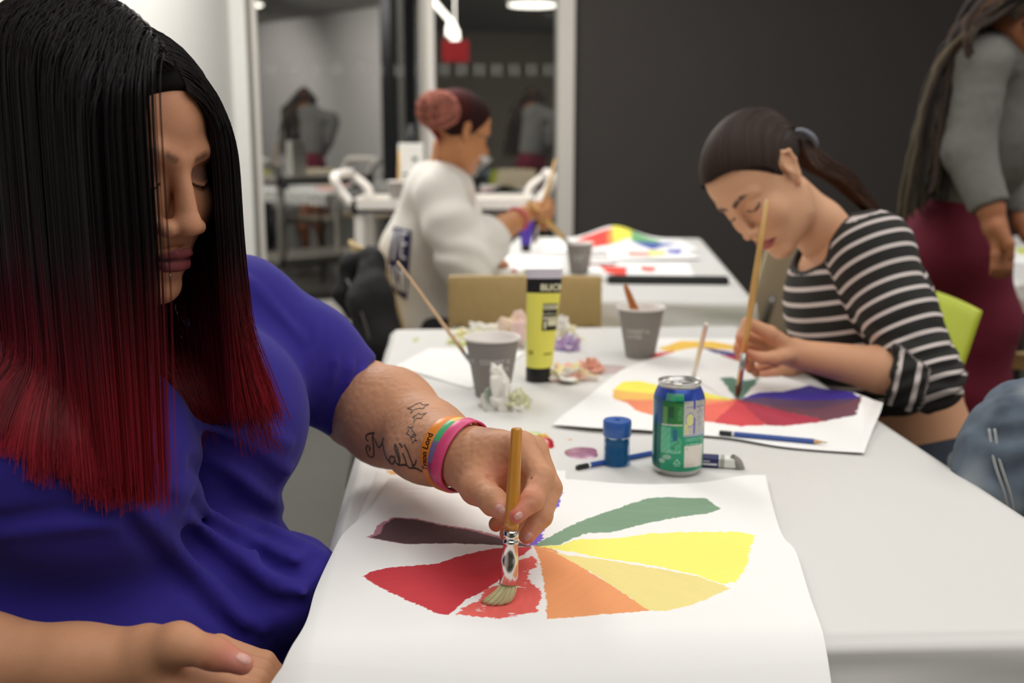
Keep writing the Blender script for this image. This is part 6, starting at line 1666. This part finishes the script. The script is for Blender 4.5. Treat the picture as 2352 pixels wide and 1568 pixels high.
def skirt(P):
    d = chain(P, [PD(2190, 470, 2.80), PD(2190, 570, 2.80), PD(2240, 740, 2.80), PD(2232, 900, 2.80), PD(2215, 1040, 2.80)], [.110, .132, .105, .088, .078], .04)
    d = smin(d, ell(P, PD(2150, 560, 2.80), (.10, .15, .12)), .05)
    d = sint(d, (P - PD(2180, 455, 2.75)) @ np.array([.12, 0, 1.]), .008)
    return d + .004 * vnoise(P * np.array([10, 10, 22]), 7)
V, F = surf(skirt, (.88, 2.55, .24), (1.50, 3.05, 1.08), .007 * HQ); mesh_np('skirt', V, F, M['maroon'], FD)
def bodyD(P):
    d = smin(head_sdf(HD.to(P), dict(full=.2)), chain(P, [HD.w(0, -.02, -.06), PD(2330, 90, 2.70), PD(2310, 140, 2.72)], [.052, .052, .06], .02), .02)
    d2 = chain(P, [elD, wrD, PD(2285, 520, 2.49), PD(2300, 555, 2.48)], [.045, .030, .026, .024], .01)
    for i in range(4): d2 = smin(d2, chain(P, [PD(2292, 530, 2.49), PD(2288 + i * 9, 585, 2.47 + .012 * i), PD(2284 + i * 11, 615, 2.47 + .012 * i), PD(2280 + i * 12, 636 - abs(i - 1.5) * 5, 2.48 + .012 * i)], [.016, .0115, .0095, .0075], .004), .006)
    d2 = smin(d2, chain(P, [PD(2290, 520, 2.47), PD(2318, 560, 2.45), PD(2322, 590, 2.45)], [.016, .012, .009], .004), .008)
    d3 = chain(P, [PD(2340, 470, 2.76), PD(2352, 510, 2.72), PD(2365, 540, 2.70)], [.028, .026, .024], .01)
    d = np.minimum(np.minimum(d, d2), d3)
    for k in (-1, 1):
        d = smin(d, chain(P, [(1.13 + .03 * k, 2.8 + .06 * k, .50), (1.12 + .05 * k, 2.8 + .07 * k, .30), (1.14 + .05 * k, 2.8 + .07 * k, .09)], [.065, .052, .035], .02), .02)
    return d
V, F = surf(bodyD, (.90, 2.36, .04), (1.56, 3.0, 1.72), .0050 * HQ)
V4, F4 = surf(lambda P: smin(chain(P, [PD(2300, 150, 2.72), PD(2270, 300, 2.75), PD(2190, 470, 2.80), PD(2190, 570, 2.80), PD(2240, 740, 2.80)], [.105, .105, .10, .11, .08], .05), chain(P, [shD, elD], [.05, .045]), .03), (.9, 2.4, .5), (1.6, 3.05, 1.5), .012)
Cd = face_color(HD.to(V), (176, 116, 82), (130, 60, 60), (40, 28, 24)); V, F = joinVF([(V, F), (V4, F4)])
mesh_np('body', V, F, M['skin_d'], FD, np.concatenate([Cd, np.tile(lin((172, 116, 82)), (len(V4), 1))]))
shoes([(1.15, 2.72), (1.20, 2.88)], FD, d=(1, -.2))
rg = np.random.default_rng(31); b = MB(); DQ = []
for i in range(74):
    g = i / 73; a = rg.uniform(-1, 1)
    st = HD.w(rg.uniform(-.075, .075), -.10 + rg.uniform(-.02, .06), .02 + rg.uniform(-.03, .09))
    px_ = 2062 + 112 * rg.uniform(0, 1) ** .8; yb = np.interp(px_, [2060, 2110, 2150, 2190], [505, 470, 430, 460]) + rg.normal(0, 12)
    D_ = 2.62 + rg.uniform(-.06, .12)
    mx = 2195 - (2190 - px_) * .40
    mid1 = PD(2245 + rg.uniform(-30, 20), 30 + rg.uniform(-14, 24), 2.60 + rg.uniform(-.05, .05)); mid2 = PD(mx, 180 + rg.uniform(-30, 30), D_); mid3 = PD(px_ + (mx - px_) * .4, 330, D_)
    DQ.append(spline(np.array([st, mid1, mid2, mid3, PD(px_, yb, D_)]), 26) + rg.normal(0, .0016, (26, 3)))
for i in range(10):      # a few locks over the shoulder and the wrap over the crown
    st = HD.w(rg.uniform(-.05, .08), rg.uniform(-.06, .06), .11); DQ.append(spline(np.array([st, PD(2260 + rg.uniform(-20, 40), 20 + rg.uniform(-10, 16), 2.52), PD(2228 + rg.uniform(-12, 16), 80, 2.50), PD(2226 + rg.uniform(-8, 10), 125 + rg.uniform(-20, 14), 2.50)]), 26))
for i in range(34):
    yy = rg.uniform(-.10, .07); DQ.append(spline(np.array([HD.w(-.085, yy, -.01), HD.w(-.060, yy, .085), HD.w(0, yy, .124), HD.w(.060, yy, .085), HD.w(.088, yy - .01, -.01), HD.w(.088, yy - .03, -.07)]), 26) + rg.normal(0, .001, (26, 3)))
DQ = np.array(DQ)
def dc(Q):
    base = np.array([lin((50, 36, 28)), lin((78, 52, 34)), lin((34, 26, 24)), lin((92, 80, 60))])[rg.integers(0, 4, len(Q))]
    t_ = np.linspace(0, 1, Q.shape[1])[None, :, None]; return base[:, None] * (1.1 - .45 * t_)
strands_mesh('dreadlocks', DQ, .0085, dc, M['dreads'], FD, 7)
# ================================================================= right table bits, coat stand at the left wall
plain('painting', 'sheet with a lime patch on the table at the right edge', [(2325, 568), (2420, 568), (2440, 610), (2320, 606)], TZ + .003, lambda xy, C, P: wedge(xy, C, [(2330, 570), (2352, 570), (2400, 585), (2340, 584)], (206, 214, 90), z=TZ + .003), 'painting', 50)
cs = PD(528, 500, 4.7); cs = np.array([cs[0] - .02, 4.7, 0.])
t = thing('coat_stand', 'slim dark coat stand by the white wall, behind the blue shoulder', 'coat stand', cs)
MB().lathe([(.15, 0), (.15, .012), (.03, .03)], cs, 28).build('base', M['black'], t); MB().tube([cs + (0, 0, .02), cs + (0, 0, .955)], .012, 10).build('pole', M['black'], t, True)
M['scarf'] = mat('purple_scarf', (120, 80, 140), .85, attr='Col')
def scarf(P):
    d = chain(P, [cs + (.015, -.02, .955), cs + (.018, -.025, .84), cs + (.008, -.02, .76), cs + (.02, -.02, .68)], [.020, .022, .020, .034], .02)
    d = smin(d, chain(P, [cs + (-.03, .0, .95), cs + (-.045, 0, .82), cs + (-.04, 0, .66)], [.024, .032, .03], .02), .015)
    return d + .003 * vnoise(P * 40, 2)
V, F = surf(scarf, cs + (-.12, -.1, .58), cs + (.09, .08, 1.02), .006)
z = V[:, 2]; k = np.clip((z - .80) / .08, 0, 1)[:, None]; r_ = (np.clip((V[:, 0] - cs[0] - .022) / .012, 0, 1) * (z < .76))[:, None]
tag(mesh_np('scarf', V, F, M['scarf'], None, (lin((84, 34, 44)) * (1 - k) + lin((116, 82, 136)) * k) * (1 - r_) + lin((170, 28, 34)) * r_), 'purple and dark red scarf hanging on the coat stand by the white wall', 'scarf')
